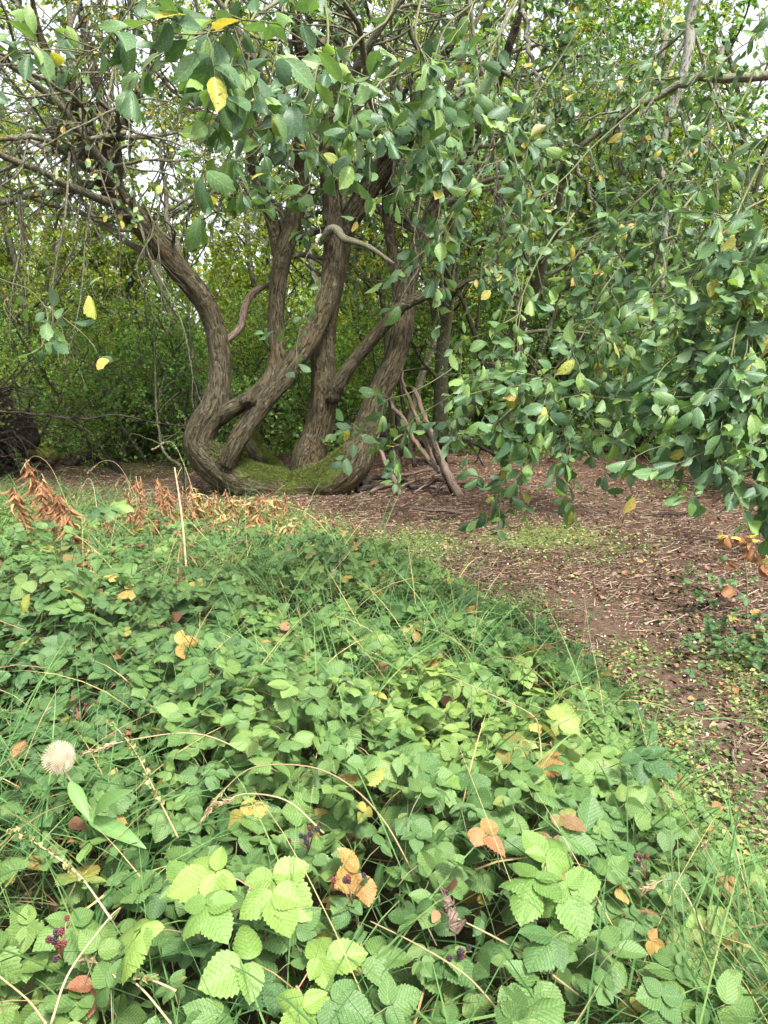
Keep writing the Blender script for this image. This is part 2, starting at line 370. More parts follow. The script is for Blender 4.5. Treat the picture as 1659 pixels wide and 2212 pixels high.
# green patches (display x, y, half width, half height, strength) turned into ground ellipses
def blob(x, y, rx, ry, a):
    c = G(x, y); ex = G(x + rx, y); e1 = G(x, y - ry); e2 = G(x, y + ry)
    return (c[0], (e1[1] + e2[1]) / 2, abs(ex[0] - c[0]), abs(e1[1] - e2[1]) / 2, a)
GREEN = [blob(*b) for b in [(1180, 1165, 190, 34, .95), (1330, 1190, 120, 22, .6), (900, 1170, 150, 40, .8), (640, 1120, 110, 28, .6), (1380, 1400, 130, 50, .55), (1120, 1300, 110, 40, .6),
    (1345, 1500, 38, 70, 1.), (1420, 1620, 34, 80, 1.), (1500, 1760, 42, 90, 1.), (1590, 1900, 50, 120, .9), (1610, 1440, 100, 60, .8), (1660, 1540, 55, 90, 1.), (1400, 1400, 80, 40, .6), (300, 1010, 260, 26, .6),
    (1400, 975, 130, 18, 1.), (1250, 1210, 170, 40, .45), (720, 1150, 120, 30, .5), (1750, 2050, 150, 200, .9)]]
TROD = [tuple(G(*p)) for p in ((1700, 1850), (1600, 1690), (1480, 1570), (1420, 1450), (1330, 1350), (1230, 1290))]
BARE = [blob(1475, 1570, 85, 120, .95), blob(1620, 1720, 75, 110, .9), blob(1300, 1330, 130, 60, .5)]
def greenness(x, y):
    g = np.zeros(np.shape(x))
    for cx, cy_, rx, ry, a in GREEN:
        g = np.maximum(g, a * np.exp(-(((x - cx) / rx)**2 + ((y - cy_) / ry)**2) * 1.1))
    for cx, cy_, rx, ry, a in BARE: g = g * (1 - a * np.exp(-(((x - cx) / rx)**2 + ((y - cy_) / ry)**2)**2))
    return g
def build_ground():
    g = Geo()
    def axis(a, b, fine, far): # graded spacing
        core = np.arange(a, b, fine); lo, hi, st = [], [], fine
        x = core[-1]
        while x < far: st *= 1.18; x += st; hi.append(x)
        st = fine; x = core[0]
        while x > -far: st *= 1.18; x -= st; lo.append(x)
        return np.array(lo[::-1] + list(core) + hi)
    xs = axis(-5, 5, .07, 400); ys = axis(0, 12, .07, 400)
    X, Y = np.meshgrid(xs, ys); Z = hgt(X, Y)
    nm = (np.abs(X) < 8) & (Y < 16) & (Y > -2)
    Z = Z + nm * .006 * rng.standard_normal(X.shape)
    v = np.stack([X, Y, Z], -1).reshape(-1, 3); c = len(xs)
    i = (np.arange(len(ys) - 1)[:, None] * c + np.arange(c - 1)[None]).reshape(-1)
    q = np.stack([i, i + 1, i + c + 1, i + c], 1)
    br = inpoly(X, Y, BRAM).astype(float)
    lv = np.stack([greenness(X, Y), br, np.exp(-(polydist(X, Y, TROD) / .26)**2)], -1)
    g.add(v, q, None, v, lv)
    s = M_('woodland_soil'); po = s.n('TexCoord', 3); lv_ = s.sep(s.attr('lv'))
    st = s.scale(po, (1, 2.2, 1))
    n1 = s.noise(st, 22.0, 5, .7); n2 = s.noise(po, 1.3, 3); n3 = s.noise(po, 90.0, 3, .7)
    soil = s.ramp(n1, [(.3, (.024, .016, .011)), (.48, (.066, .038, .026)), (.6, (.105, .064, .044)), (.72, (.17, .125, .095))])
    soil = s.mix(s.math('MULTIPLY', s.smooth(n2, .4, .65), .4), soil, (.088, .056, .042))
    soil = s.mix(s.math('MULTIPLY', s.smooth(n3, .66, .72), .6), soil, (.45, .36, .28))
    gr = s.ramp(s.noise(po, 70.0, 4, .7), [(.3, (.03, .05, .012)), (.5, (.10, .13, .035)), (.7, (.22, .24, .08))])
    gf = s.smooth(s.math('ADD', lv_[0], s.math('MULTIPLY', s.math('SUBTRACT', s.noise(po, 9.0, 4, .7), .5), 1.3)), .35, .8)
    soil = s.mix(s.math('MULTIPLY', s.smooth(s.noise(po, .8, 4, .6), .5, .62), .45), soil, s.n('HueSaturation', Value=.5, Color=soil))
    soil = s.mix(s.math('MULTIPLY', lv_[2], .75), soil, s.ramp(s.noise(po, 40.0, 4, .7), [(.35, (.070, .044, .032)), (.6, (.125, .082, .062)), (.75, (.22, .165, .13))]))
    col = s.mix(s.math('MULTIPLY', gf, .8), soil, gr)
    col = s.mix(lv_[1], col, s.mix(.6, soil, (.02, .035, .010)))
    hh = s.math('ADD', n1, s.math('MULTIPLY', n3, .4))
    pr = s.n('BsdfPrincipled', Base_Color=col, Roughness=.95, Specular_IOR_Level=.1, Normal=s.bump(hh, .8, .02))
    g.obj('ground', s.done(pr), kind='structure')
build_ground()

# ------------------------------------------------------------------ the main willow
OAK = V(-1.05, 9.3, 0)
main = thing('multi_stemmed_willow', 'old willow with several thick crooked brown stems rising from one mossy base', 'tree', P(640, 1050, 9.2))
def stem(pts, Y0=9.2):
    """pts: (x, y, width px, dY)"""
    c = np.array([P(x, y, Y0 + dy) for x, y, wd, dy in pts]); r = np.array([[wd / 2 / FPX * (Y0 + dy) * 1.0 / 1.0] for x, y, wd, dy in pts])
    n = max(12, int(np.linalg.norm(np.diff(c, axis=0), axis=1).sum() / .045))
    cc = catmull(np.hstack([c, r]), n)
    return cc[:, :3], np.maximum(cc[:, 3], .006)
STEMS = {
 'A': [(640, 1056, 66, 0), (585, 1048, 78, -.05), (525, 1034, 88, -.1), (470, 1004, 84, -.15), (430, 962, 68, -.2), (436, 925, 64, -.2), (464, 880, 62, -.15), (473, 830, 52, -.1), (473, 760, 46, 0), (462, 700, 45, .05), (434, 640, 46, .0), (388, 585, 46, -.1), (328, 512, 46, -.2), (270, 445, 46, -.3), (234, 396, 44, -.4), (205, 348, 34, -.5), (180, 300, 28, -.6), (168, 240, 22, -.8), (140, 170, 19, -1.0), (90, 90, 16, -1.2), (60, -40, 13, -1.4)],
 'A2': [(246, 412, 32, -.35), (250, 350, 30, -.2), (238, 290, 27, -.1), (222, 230, 23, .0), (205, 165, 20, .1), (190, 90, 17, .3), (170, 0, 14, .4), (160, -120, 11, .5)],
 'A3': [(216, 335, 18, -.3), (250, 290, 21, -.4), (278, 255, 21, -.5), (292, 215, 18, -.6), (318, 150, 14, -.7), (345, 60, 12, -.8), (360, -60, 9, -.9)],
 'B': [(470, 905, 34, -.15), (505, 880, 36, -.25), (550, 855, 37, -.2), (585, 820, 37, -.1), (598, 770, 34, 0), (594, 700, 34, .1), (600, 620, 37, .1), (612, 550, 39, .1), (632, 490, 36, .1), (648, 420, 34, .1), (650, 350, 30, .0), (640, 260, 25, -.1), (655, 160, 22, -.2), (640, 60, 17, -.3), (620, -80, 12, -.4)],
 'B2': [(606, 570, 30, .15), (594, 500, 28, .3), (572, 430, 26, .4), (545, 350, 22, .5), (548, 260, 20, .6), (530, 150, 16, .7), (500, 20, 13, .8), (480, -100, 9, .9)],
 'C': [(488, 1005, 34, -.35), (505, 968, 38, -.4), (530, 925, 41, -.4), (570, 870, 43, -.35), (625, 800, 44, -.3), (672, 725, 41, -.25), (703, 655, 41, -.15), (718, 590, 43, -.1), (722, 520, 41, -.05), (715, 430, 38, 0), (706, 350, 33, .05), (716, 250, 28, .1), (735, 140, 23, .15), (745, 20, 18, .2), (760, -110, 12, .3)],
 'D': [(668, 1040, 88, .25), (668, 990, 77, .25), (688, 930, 64, .25), (700, 870, 61, .2), (698, 800, 53, .2), (698, 720, 50, .2), (712, 640, 46, .2), (730, 560, 44, .2), (748, 490, 42, .15), (788, 420, 42, .1), (828, 360, 40, 0), (858, 310, 35, -.1), (900, 230, 29, -.3), (950, 130, 24, -.5), (1010, 20, 18, -.7), (1060, -80, 13, -.9)],
 'E': [(615, 1054, 65, 0), (660, 1052, 79, -.05), (715, 1036, 88, -.05), (762, 996, 83, -.05), (788, 940, 63, 0), (812, 865, 50, 0), (846, 795, 49, 0), (866, 730, 45, 0), (874, 660, 43, .05), (884, 600, 40, .1), (906, 530, 34, .1), (940, 450, 29, .1), (985, 360, 25, 0), (1040, 260, 22, -.2), (1090, 130, 18, -.4), (1130, 0, 14, -.6)],
 'E2': [(872, 690, 29, .1), (862, 630, 27, .15), (850, 560, 26, .2), (838, 480, 22, .25), (836, 400, 19, .3), (848, 300, 16, .4), (850, 180, 13, .5), (860, 40, 10, .6)],
 'F': [(630, 1045, 41, .3), (595, 1018, 41, .45), (566, 985, 41, .6), (543, 950, 38, .8), (532, 925, 31, .95), (536, 870, 20, 1.2)],
}
sk = {k: stem(v) for k, v in STEMS.items()}
def build_main():
    g = Geo()
    for k, (c, r) in sk.items():
        tubes(g, c, r, 20)
    # closed ends not needed: remesh fuses the stems
    me = g.mesh('tmp', []); ob = bpy.data.objects.new('tmp', me); scn.collection.objects.link(ob)
    rm = ob.modifiers.new('r', 'REMESH'); rm.mode = 'VOXEL'; rm.voxel_size = .016; rm.use_smooth_shade = True
    sm = ob.modifiers.new('s', 'SMOOTH'); sm.factor = .5; sm.iterations = 5
    dg = bpy.context.evaluated_depsgraph_get(); ev = ob.evaluated_get(dg); m2 = bpy.data.meshes.new_from_object(ev)
    bpy.data.objects.remove(ob)
    n = len(m2.vertices); v = np.empty(n * 3, np.float32); m2.vertices.foreach_get('co', v); v = v.reshape(-1, 3)
    nr = np.empty(n * 3, np.float32); m2.vertices.foreach_get('normal', nr); nr = nr.reshape(-1, 3)
    C = []; TT = []; UU = []; WW = []; SS = []; RRs = []
    off = 0
    for c, r in sk.values():
        T, U, W = frames(c[None]); s = np.concatenate([[0], np.cumsum(np.linalg.norm(np.diff(c, axis=0), axis=1))]) + off; off += 7.3
        C.append(c); TT.append(T[0]); UU.append(U[0]); WW.append(W[0]); SS.append(s); RRs.append(r)
    C = np.vstack(C).astype(np.float32); TT = np.vstack(TT); UU = np.vstack(UU); WW = np.vstack(WW); SS = np.concatenate(SS); RRs = np.concatenate(RRs).astype(np.float32)
    co = np.zeros((n, 3), np.float32)
    for a in range(0, n, 4000):
        d = np.linalg.norm(v[a:a + 4000, None, :] - C[None], axis=2) - RRs[None]
        i = d.argmin(1); o = v[a:a + 4000] - C[i]
        co[a:a + 4000] = np.stack([(o * UU[i]).sum(1), (o * WW[i]).sum(1), SS[i] + (o * TT[i]).sum(1)], 1)
    from mathutils import noise as mn, Vector
    dsp = np.array([mn.noise(Vector((c[0] * 7, c[1] * 7, c[2] * 2.2))) * .020 + mn.noise(Vector((c[0] * 26, c[1] * 26, c[2] * 6))) * .011 for c in co.tolist()])
    v2 = v + nr * dsp[:, None]
    m2.vertices.foreach_set('co', v2.astype(np.float32).ravel())
    a = m2.attributes.new('co', 'FLOAT_VECTOR', 'POINT'); a.data.foreach_set('vector', co.ravel())
    m2.materials.clear(); m2.materials.append(M_bark); m2.name = 'trunk'
    m2.polygons.foreach_set('use_smooth', np.ones(len(m2.polygons), bool)); m2.update()
    o = bpy.data.objects.new('trunk', m2); scn.collection.objects.link(o); o.parent = main; o.location = [-a for a in main.location]
    # moss tufts on the upward sides of the low trunk
    wet = nr[:, 2] + .9 * np.sin(v[:, 0] * 9 + 2 * np.sin(v[:, 1] * 7)) * np.sin(v[:, 2] * 8 + v[:, 0] * 3) * .5 - v[:, 2] * .9
    ok = np.where((wet > .12) & (v[:, 2] > .02))[0]; k = rng.choice(ok, min(16000, len(ok) * 2)); b = v2[k] + .006 * rng.standard_normal((len(k), 3)); d = nrm(nr[k] + .6 * rng.standard_normal((len(k), 3)) + V(0, 0, .3)); L = (.008 + .018 * rng.random(len(k)))[:, None]
    g = Geo(); ribbons(g, np.stack([b, b + d * L * .6, b + d * L + V(0, 0, -.004)], 1), np.tile(np.array([.006, .006, .002]), (len(k), 1))); g.obj('moss', M_mosstuft, main)
    # separate side limbs
    def limb(pts, mat, label=None, lump=.05):
        g = Geo(); c, r = stem(pts); tubes(g, c, r, 12, lump=lump); return g.obj('limb', mat, main, label=label)
    limb([(716, 862, 34, .05), (735, 822, 30, -.05), (765, 780, 28, -.1), (815, 722, 26, -.2), (850, 680, 26, -.3), (880, 655, 24, -.35), (930, 636, 18, -.4), (975, 626, 15, -.45), (1008, 608, 12, -.5), (1030, 585, 8, -.5)], M_bark, 'slim bent limb crossing the stems')
    limb([(485, 738, 16, .1), (508, 720, 15, .2), (522, 700, 15, .3), (527, 672, 15, .35), (540, 640, 15, .4), (562, 622, 13, .5), (590, 612, 9, .6)], M_dead, 'pale barkless wavy side limb')
    limb([(545, 862, 34, -.4), (528, 868, 26, -.48), (540, 858, 18, -.55)], M_bark, 'broken stub', .12)
    limb([(700, 520, 20, -.2), (712, 497, 18, -.3), (728, 497, 18, -.35), (742, 515, 16, -.4), (765, 522, 13, -.4), (800, 535, 10, -.45), (850, 570, 7, -.5)], M_barkup, 'curling pale lichen covered limb')
    # crown: limbs and twigs off the upper stems
    starts = []; dirs = []; Ls = []; Rs = []
    for k in ('A', 'A2', 'A3', 'B', 'B2', 'C', 'D', 'E', 'E2'):
        c, r = sk[k]; T = nrm(np.gradient(c, axis=0))
        z = c[:, 2]; ok = np.where(z > (2.55 if k[0] == 'A' else 2.7))[0]
        n_ = {'A': 17, 'A2': 10, 'A3': 8}.get(k, 7)
        for i in rng.choice(ok, n_):
            rr = nrm(np.cross(T[i], rng.standard_normal(3))); d = nrm(T[i] * .55 + rr * .95 + V(-.25 if k[0] == 'A' else 0, -.1, .05))
            starts.append(c[i]); dirs.append(d); Ls.append(1.2 + 1.9 * rng.random()); Rs.append(min(r[i] * .62, .055) * (.5 + .7 * rng.random()))
        starts.append(c[-1]); dirs.append(T[-1]); Ls.append(1.8); Rs.append(r[-1])
    P1, R1 = grow(np.array(starts), np.array(dirs), np.array(Ls), np.array(Rs), 12, .20, (0, 0, .01), .3)
    P2, R2 = grow(*kids(P1, R1, 6, .1, 1., .9, .45, .55), 9, .18, (0, 0, -.05), .35)
    P3, R3 = grow(*kids(P2, R2, 5, .1, 1., .8, .5, .55), 7, .16, (0, 0, -.07), .4)
    R1 = np.maximum(R1, .005); R2 = np.maximum(R2, .0035); R3 = np.maximum(R3, .0024)
    g = Geo(); tubes(g, P1, R1, 8, 0); tubes(g, P2, R2, 5, 0); tubes(g, P3, R3, 3, 0)
    # long bare drooping lichen twigs at the outer left side
    dst = [(248, 230, 255, 640, 8.2), (100, 300, 240, 560, 8.4), (30, 330, 60, 690, 8.0), (150, 330, 130, 800, 7.6), (200, 420, 150, 760, 7.9), (300, 420, 330, 660, 8.6), (40, 420, 20, 760, 7.8), (360, 380, 350, 700, 8.8), (130, 250, 110, 620, 8.2), (290, 430, 420, 830, 8.5), (70, 200, -40, 520, 8.), (190, 280, 30, 420, 8.3), (170, 240, -60, 400, 8.2), (160, 330, -80, 620, 8.1), (130, 120, -40, 260, 8.1)]
    for x0, y0, x1, y1, Y in dst:
        c = catmull([P(x0, y0, Y + .5), P(x0 * .75 + x1 * .25 + rng.normal() * 14, y0 * .7 + y1 * .3, Y + .2), P(x0 * .35 + x1 * .65 + rng.normal() * 16, y0 * .35 + y1 * .65, Y), P(x1, y1, Y)], 16)
        rr = np.linspace(.014, .004, 16); tubes(g, c, rr, 6)
        p, r_ = grow(*kids(c[None], rr[None], 9, .15, 1, .7, .28, .5), 7, .2, (0, 0, -.08), .4); tubes(g, p, np.maximum(r_, .0025), 4)
    tp = [leaf_tpl(4, 2, 'obovate', bend=b, fold=f, twist=t, serr=0) for b, f, t in ((.3, .4, .3), (.6, .2, -.4), (.1, .5, .6))]
    for PP, n_ in ((P3, 9), (P2, 3)):
        S, T = leaves_on(PP, n_, .3, 1)
        # thin out on the left side, where the branches stand almost bare
        keep = rng.random(len(S)) < np.where((S[:, 1] < 9.3) & (S[:, 2] < 5), .15, np.where(S[:, 0] < -2.2, .7, .95)); S = S[keep]; T = T[keep]
        D = T + .9 * rng.standard_normal(S.shape) + V(0, 0, -.45); Zd = V(0, 0, 1) + .7 * rng.standard_normal(S.shape)
        lv = lvs(len(S), .10, .3); lv[:, 1] = np.where((S[:, 0] < -2.0) & (rng.random(len(S)) < .15), .9, lv[:, 1])
        place(g, tp, S, D, Zd, .055 + .035 * rng.random(len(S)), lv, 1)
    g.obj('crown', [M_barkup, M_will], main)
build_main()

# ------------------------------------------------------------------ trees and bushes of the wood
ORD = 'first second third fourth fifth sixth seventh eighth ninth tenth eleventh twelfth thirteenth fourteenth fifteenth sixteenth seventeenth eighteenth nineteenth twentieth'.split()
small = [leaf_tpl(2, 2, 'round', bend=.3, fold=.3, serr=0), leaf_tpl(2, 2, 'obovate', bend=.5, fold=.3, twist=.5, serr=0)]
def wood_tree(name, x, y, H, r0, nst, lean, label, group, mat, lmat, nleaf=6, lsz=.05, yel=.1, low=.35, n1=9, n2=6, n3=5, lean_dir=None, bare=False):
    z = float(hgt(x, y)); t = thing(name, label, 'tree', (x, y, z), group)
    b = np.array([x, y, z - .05])
    S = b + rng.standard_normal((nst, 3)) * [.12, .12, 0]; D = V(0, 0, 1) + rng.standard_normal((nst, 3)) * [lean, lean, 0]
    if lean_dir is not None: D = D + np.asarray(lean_dir)
    P0, R0 = grow(S, D, H * (.75 + .3 * rng.random(nst)), r0 * (.6 + .5 * rng.random(nst)), 16, .07, (0, 0, .03), .25)
    P1, R1 = grow(*kids(P0, R0, n1, low, 1., .85, .38, .45), 10, .13, (0, 0, .03), .3)
    P2, R2 = grow(*kids(P1, R1, n2, .15, 1., .8, .42, .5), 7, .15, (0, 0, -.02), .4)
    R2 = np.maximum(R2, .004)
    g = Geo(); tubes(g, P0, R0, 10, 0, lump=.03); g.obj('trunk', mat, t)
    g = Geo(); tubes(g, P1, np.maximum(R1, .006), 6, 0); tubes(g, P2, R2, 4, 0)
    P3, R3 = grow(*kids(P2, R2, n3, .2, 1., .8, .45, .5), 4, .15, (0, 0, -.03), .5); tubes(g, P3, np.maximum(R3, .0028), 3, 0)
    if not bare:
        for PP, k in ((P3, nleaf), (P2, 2)):
            S, T = leaves_on(PP, k, .2, 1)
            place(g, small, S, T + .9 * rng.standard_normal(S.shape), V(0, 0, 1) + .8 * rng.standard_normal(S.shape), lsz * (.6 + .7 * rng.random(len(S))), lvs(len(S), yel, .3), 1)
    g.obj('crown', [mat, lmat], t)
def bush(x, y, H, rad_, label, lmat, nleaf=5, lsz=.04, yel=.06, nst=9, name='hawthorn_bush', group='bushes of the wood edge', droop=0.0):
    z = float(hgt(x, y)); t = thing(name, label, 'bush', (x, y, z), group)
    S = V(x, y, z - .03) + rng.standard_normal((nst, 3)) * [.18, .18, 0]
    D = V(0, 0, 1.0) + rng.standard_normal((nst, 3)) * [rad_ / H, rad_ / H, 0] * 1.1
    P0, R0 = grow(S, D, H * (.7 + .5 * rng.random(nst)), .018 + .02 * rng.random(nst), 12, .12, (0, 0, -droop), .3)
    P1, R1 = grow(*kids(P0, R0, 10, .08, 1., .95, .42, .5), 8, .16, (0, 0, -.03 - droop), .4)
    P2, R2 = grow(*kids(P1, R1, 9, .1, 1., .9, .40, .5), 5, .17, (0, 0, -.04), .5)
    g = Geo(); tubes(g, P0, R0, 7); g.obj('stem', M_barkbg, t)
    g = Geo(); tubes(g, P1, np.maximum(R1, .004), 4); tubes(g, P2, np.maximum(R2, .0026), 3)
    for PP, k in ((P2, nleaf), (P1, 6)):
        S, T = leaves_on(PP, k, .1, 1); ok = S[:, 2] > z + .05; S = S[ok]; T = T[ok]
        place(g, small, S, T + .9 * rng.standard_normal(S.shape), V(0, 0, 1) + .8 * rng.standard_normal(S.shape), lsz * (.6 + .7 * rng.random(len(S))), lvs(len(S), yel, .3), 1)
    g.obj('foliage', [M_barkbg, lmat], t)

def nearby(x, y):
    xd = 829.5 + FPX * x / (y * 1.0)
    for lim, nm in ((60, 'by the far side of the brush heap'), (420, 'behind the bent left stem'), (620, 'in the gap between the left and leaning stems'), (820, 'behind the upright middle stem'), (1010, 'behind the leaning dead poles'), (1330, 'beyond the litter floor'), (9999, 'behind the hanging willow leaves')):
        if xd < lim: return nm
rows = [  # x, Y, H, r, stems, lean, leaf material, yellow share
    (-6.3, 13.2, 7.5, .07, 3, .12, M_far, .12), (-4.7, 14.2, 8, .06, 4, .14, M_far, .10), (-3.0, 13.0, 7.5, .11, 1, .06, M_far, .2), (-1.9, 15.5, 8.5, .08, 3, .12, M_far, .2),
    (.1, 12.6, 7.5, .06, 4, .22, M_far, .18), (1.05, 14.2, 8, .08, 3, .2, M_far, .12), (2.2, 13.2, 8, .09, 3, .3, M_fardk, .08), (3.6, 15., 8, .08, 4, .2, M_far, .1),
    (5.0, 13.4, 8.5, .09, 3, .16, M_fardk, .08), (6.8, 14.5, 8.5, .1, 3, .16, M_far, .08),
    (-8.4, 17.5, 7.5, .08, 4, .1, M_far, .15), (-3.4, 20, 7.5, .08, 2, .10, M_far, .25), (-.6, 18.5, 9, .1, 3, .1, M_far, .25),
    (1.8, 18.5, 9, .1, 3, .12, M_far, .15), (4.2, 19.5, 9, .09, 4, .12, M_far, .12), (7.2, 19, 9, .1, 3, .12, M_far, .1), (10, 18, 9, .1, 3, .12, M_far, .1), (-11, 20, 8, .1, 4, .12, M_far, .15)]
for i, (x, y, H, r, ns, ln, lm, yl) in enumerate(rows):
    far = y > 17
    place_txt = nearby(x, y)
    same = [q for q in rows if nearby(q[0], q[1]) == place_txt]; k = same.index(rows[i])
    wood_tree('wood_tree', x, y, H, r, ns, ln, f"{'slim' if r < .08 else 'stout'} {'yellowing' if yl > .15 else 'green'} tree, {['', 'one', 'two', 'three', 'four'][ns]} stems, {ORD[k]} {place_txt}",
              'trees of the wood behind the willow', M_barkbg, lm, nleaf=13 if far else 16, lsz=.095 if far else .066, yel=yl, n3=4 if far else 5, low=.25)
# pale lichened trunk between the stems, dark trunk beyond the dead poles
wood_tree('birch_tree', P(655, 900, 11.5)[0], 11.5, 8, .085, 1, .02, 'slender pale lichen covered trunk showing between the central stems', None, M_pale, M_far, nleaf=5, yel=.2, low=.5)
wood_tree('wood_tree', P(935, 960, 12.0)[0], 11.6, 7, .12, 2, .25, 'dark trunk with low side limbs standing right behind the leaning dead poles', None, M_barkbg, M_fardk, nleaf=6, low=.2)
# bushes
B = [(-5.6, 11.2, 2.6, 1.5, M_fardk), (-4.1, 12.0, 2.7, 1.5, M_far), (-2.9, 11.6, 2.4, 1.2, M_fardk), (-6.9, 13.0, 3.6, 1.8, M_far), (-4.9, 14.6, 3.6, 1.8, M_far), (-2.6, 15.0, 3.2, 1.7, M_far), (-1.2, 13.8, 2.4, 1.2, M_fardk),
     (.4, 15.2, 2.8, 1.4, M_far), (1.6, 16.2, 3.2, 1.6, M_fardk), (2.1, 14.9, 2.6, 1.3, M_fardk), (3.5, 14.0, 3.0, 1.6, M_fardk), (4.9, 14.6, 3.4, 1.7, M_fardk), (5.4, 11.6, 2.8, 1.4, M_fardk), (6.7, 12.6, 3.4, 1.6, M_fardk),
     (5.0, 8.6, 2.4, 1.2, M_fardk), (-8.2, 15.2, 3.6, 1.8, M_fardk), (0.0, 19, 3.6, 1.9, M_far), (3.2, 17.2, 3.4, 1.8, M_far), (-7.0, 10.2, 2.6, 1.3, M_far), (8.2, 14.8, 3.8, 1.8, M_fardk), (-3.8, 13.4, 2.6, 1.5, M_fardk), (-2.2, 12.9, 1.9, 1.1, M_far), (-.5, 16.2, 2.6, 1.5, M_fardk), (1.0, 13.4, 1.7, .9, M_far), (2.9, 15.6, 3.2, 1.6, M_fardk), (4.2, 13.0, 2.4, 1.3, M_fardk), (6.0, 15.5, 3.6, 1.8, M_far), (-5.4, 16.6, 3.6, 1.9, M_fardk), (-1.6, 17.5, 3.4, 1.8, M_far), (-8.6, 13.0, 3.4, 1.7, M_fardk)]
cnt = {}
for x, y, H, rd_, lm in B:
    nb = nearby(x, y); c = 'dark' if lm is M_fardk else 'yellow green'; key = (nb, c); k = cnt.get(key, 0); cnt[key] = k + 1
    bush(x, y, H, rd_, f'{c} bush, {ORD[k]} of its colour {nb}', lm, nleaf=11, lsz=.05, yel=.03 if lm is M_fardk else .06)

def far_wood():
    g = Geo(); n = 420
    ang = rng.uniform(-.95, .95, n); rr = rng.uniform(24, 38, n); x = rr * np.sin(ang); y = rr * np.cos(ang)
    H = rng.uniform(3.0, 7.5, n) * np.where(x > 2, 1.35, np.where((x < -6) & (x > -13), .72, 1.1))
    S = np.stack([x, y, np.zeros(n)], 1); P0, R0 = grow(S, V(0, 0, 1) + rng.standard_normal((n, 3)) * [.15, .15, 0], H, .05 + .05 * rng.random(n), 10, .08, (0, 0, .02), .2)
    P1, R1 = grow(*kids(P0, R0, 9, .05, 1., .9, .4, .5), 6, .15, (0, 0, 0), .4)
    tubes(g, P0, R0, 5); tubes(g, P1, np.maximum(R1, .012), 3)
    P2, R2 = grow(*kids(P1, R1, 4, .05, 1., .9, .5, .5), 4, .15, (0, 0, 0), .4); tubes(g, P2, np.maximum(R2, .007), 3)
    for PP, k in ((P2, 11), (P1, 8)):
        S, T = leaves_on(PP, k, .1, 1)
        place(g, [small[0]], S, T + rng.standard_normal(S.shape), V(0, 0, 1) + .9 * rng.standard_normal(S.shape), .17 * (.6 + .7 * rng.random(len(S))), lvs(len(S), .15, .3), 1)
    g.obj('distant_woodland', [M_barkbg, M_far], kind='stuff', label='far mass of yellow green woodland closing the view')
far_wood()
def understorey():
    g = Geo(); N = 60000; x = rng.uniform(-9, 9, N); y = rng.uniform(11.6, 19, N); lim = 12.3 + 1.6 * np.exp(-((x - 3.6) / 2.2)**2) + .8 * np.exp(-((x - .4) / .8)**2) + .5 * np.sin(x * 2.1)
    cl = .5 + .5 * np.sin(x * 3.1 + np.sin(y * 2.3)) * np.cos(y * 2.7 + x); d = y - lim; ok = (d > 0) & (rng.random(N) < .25 + .75 * cl); x, y, d, cl = x[ok], y[ok], d[ok], cl[ok]; n = len(x)
    z = hgt(x, y) + rng.random(n)**1.3 * np.minimum(.12 + d * .35, .9) * (.4 + .8 * cl)
    place(g, small, np.stack([x, y, z], 1), rng.standard_normal((n, 3)), V(0, -.2, 1) + .6 * rng.standard_normal((n, 3)), .035 + .05 * rng.random(n), lvs(n, .08, .3))
    g.obj('woodland_undergrowth', M_fardk, kind='stuff', label='low shaded leafy growth on the floor of the wood behind the willow')
understorey()

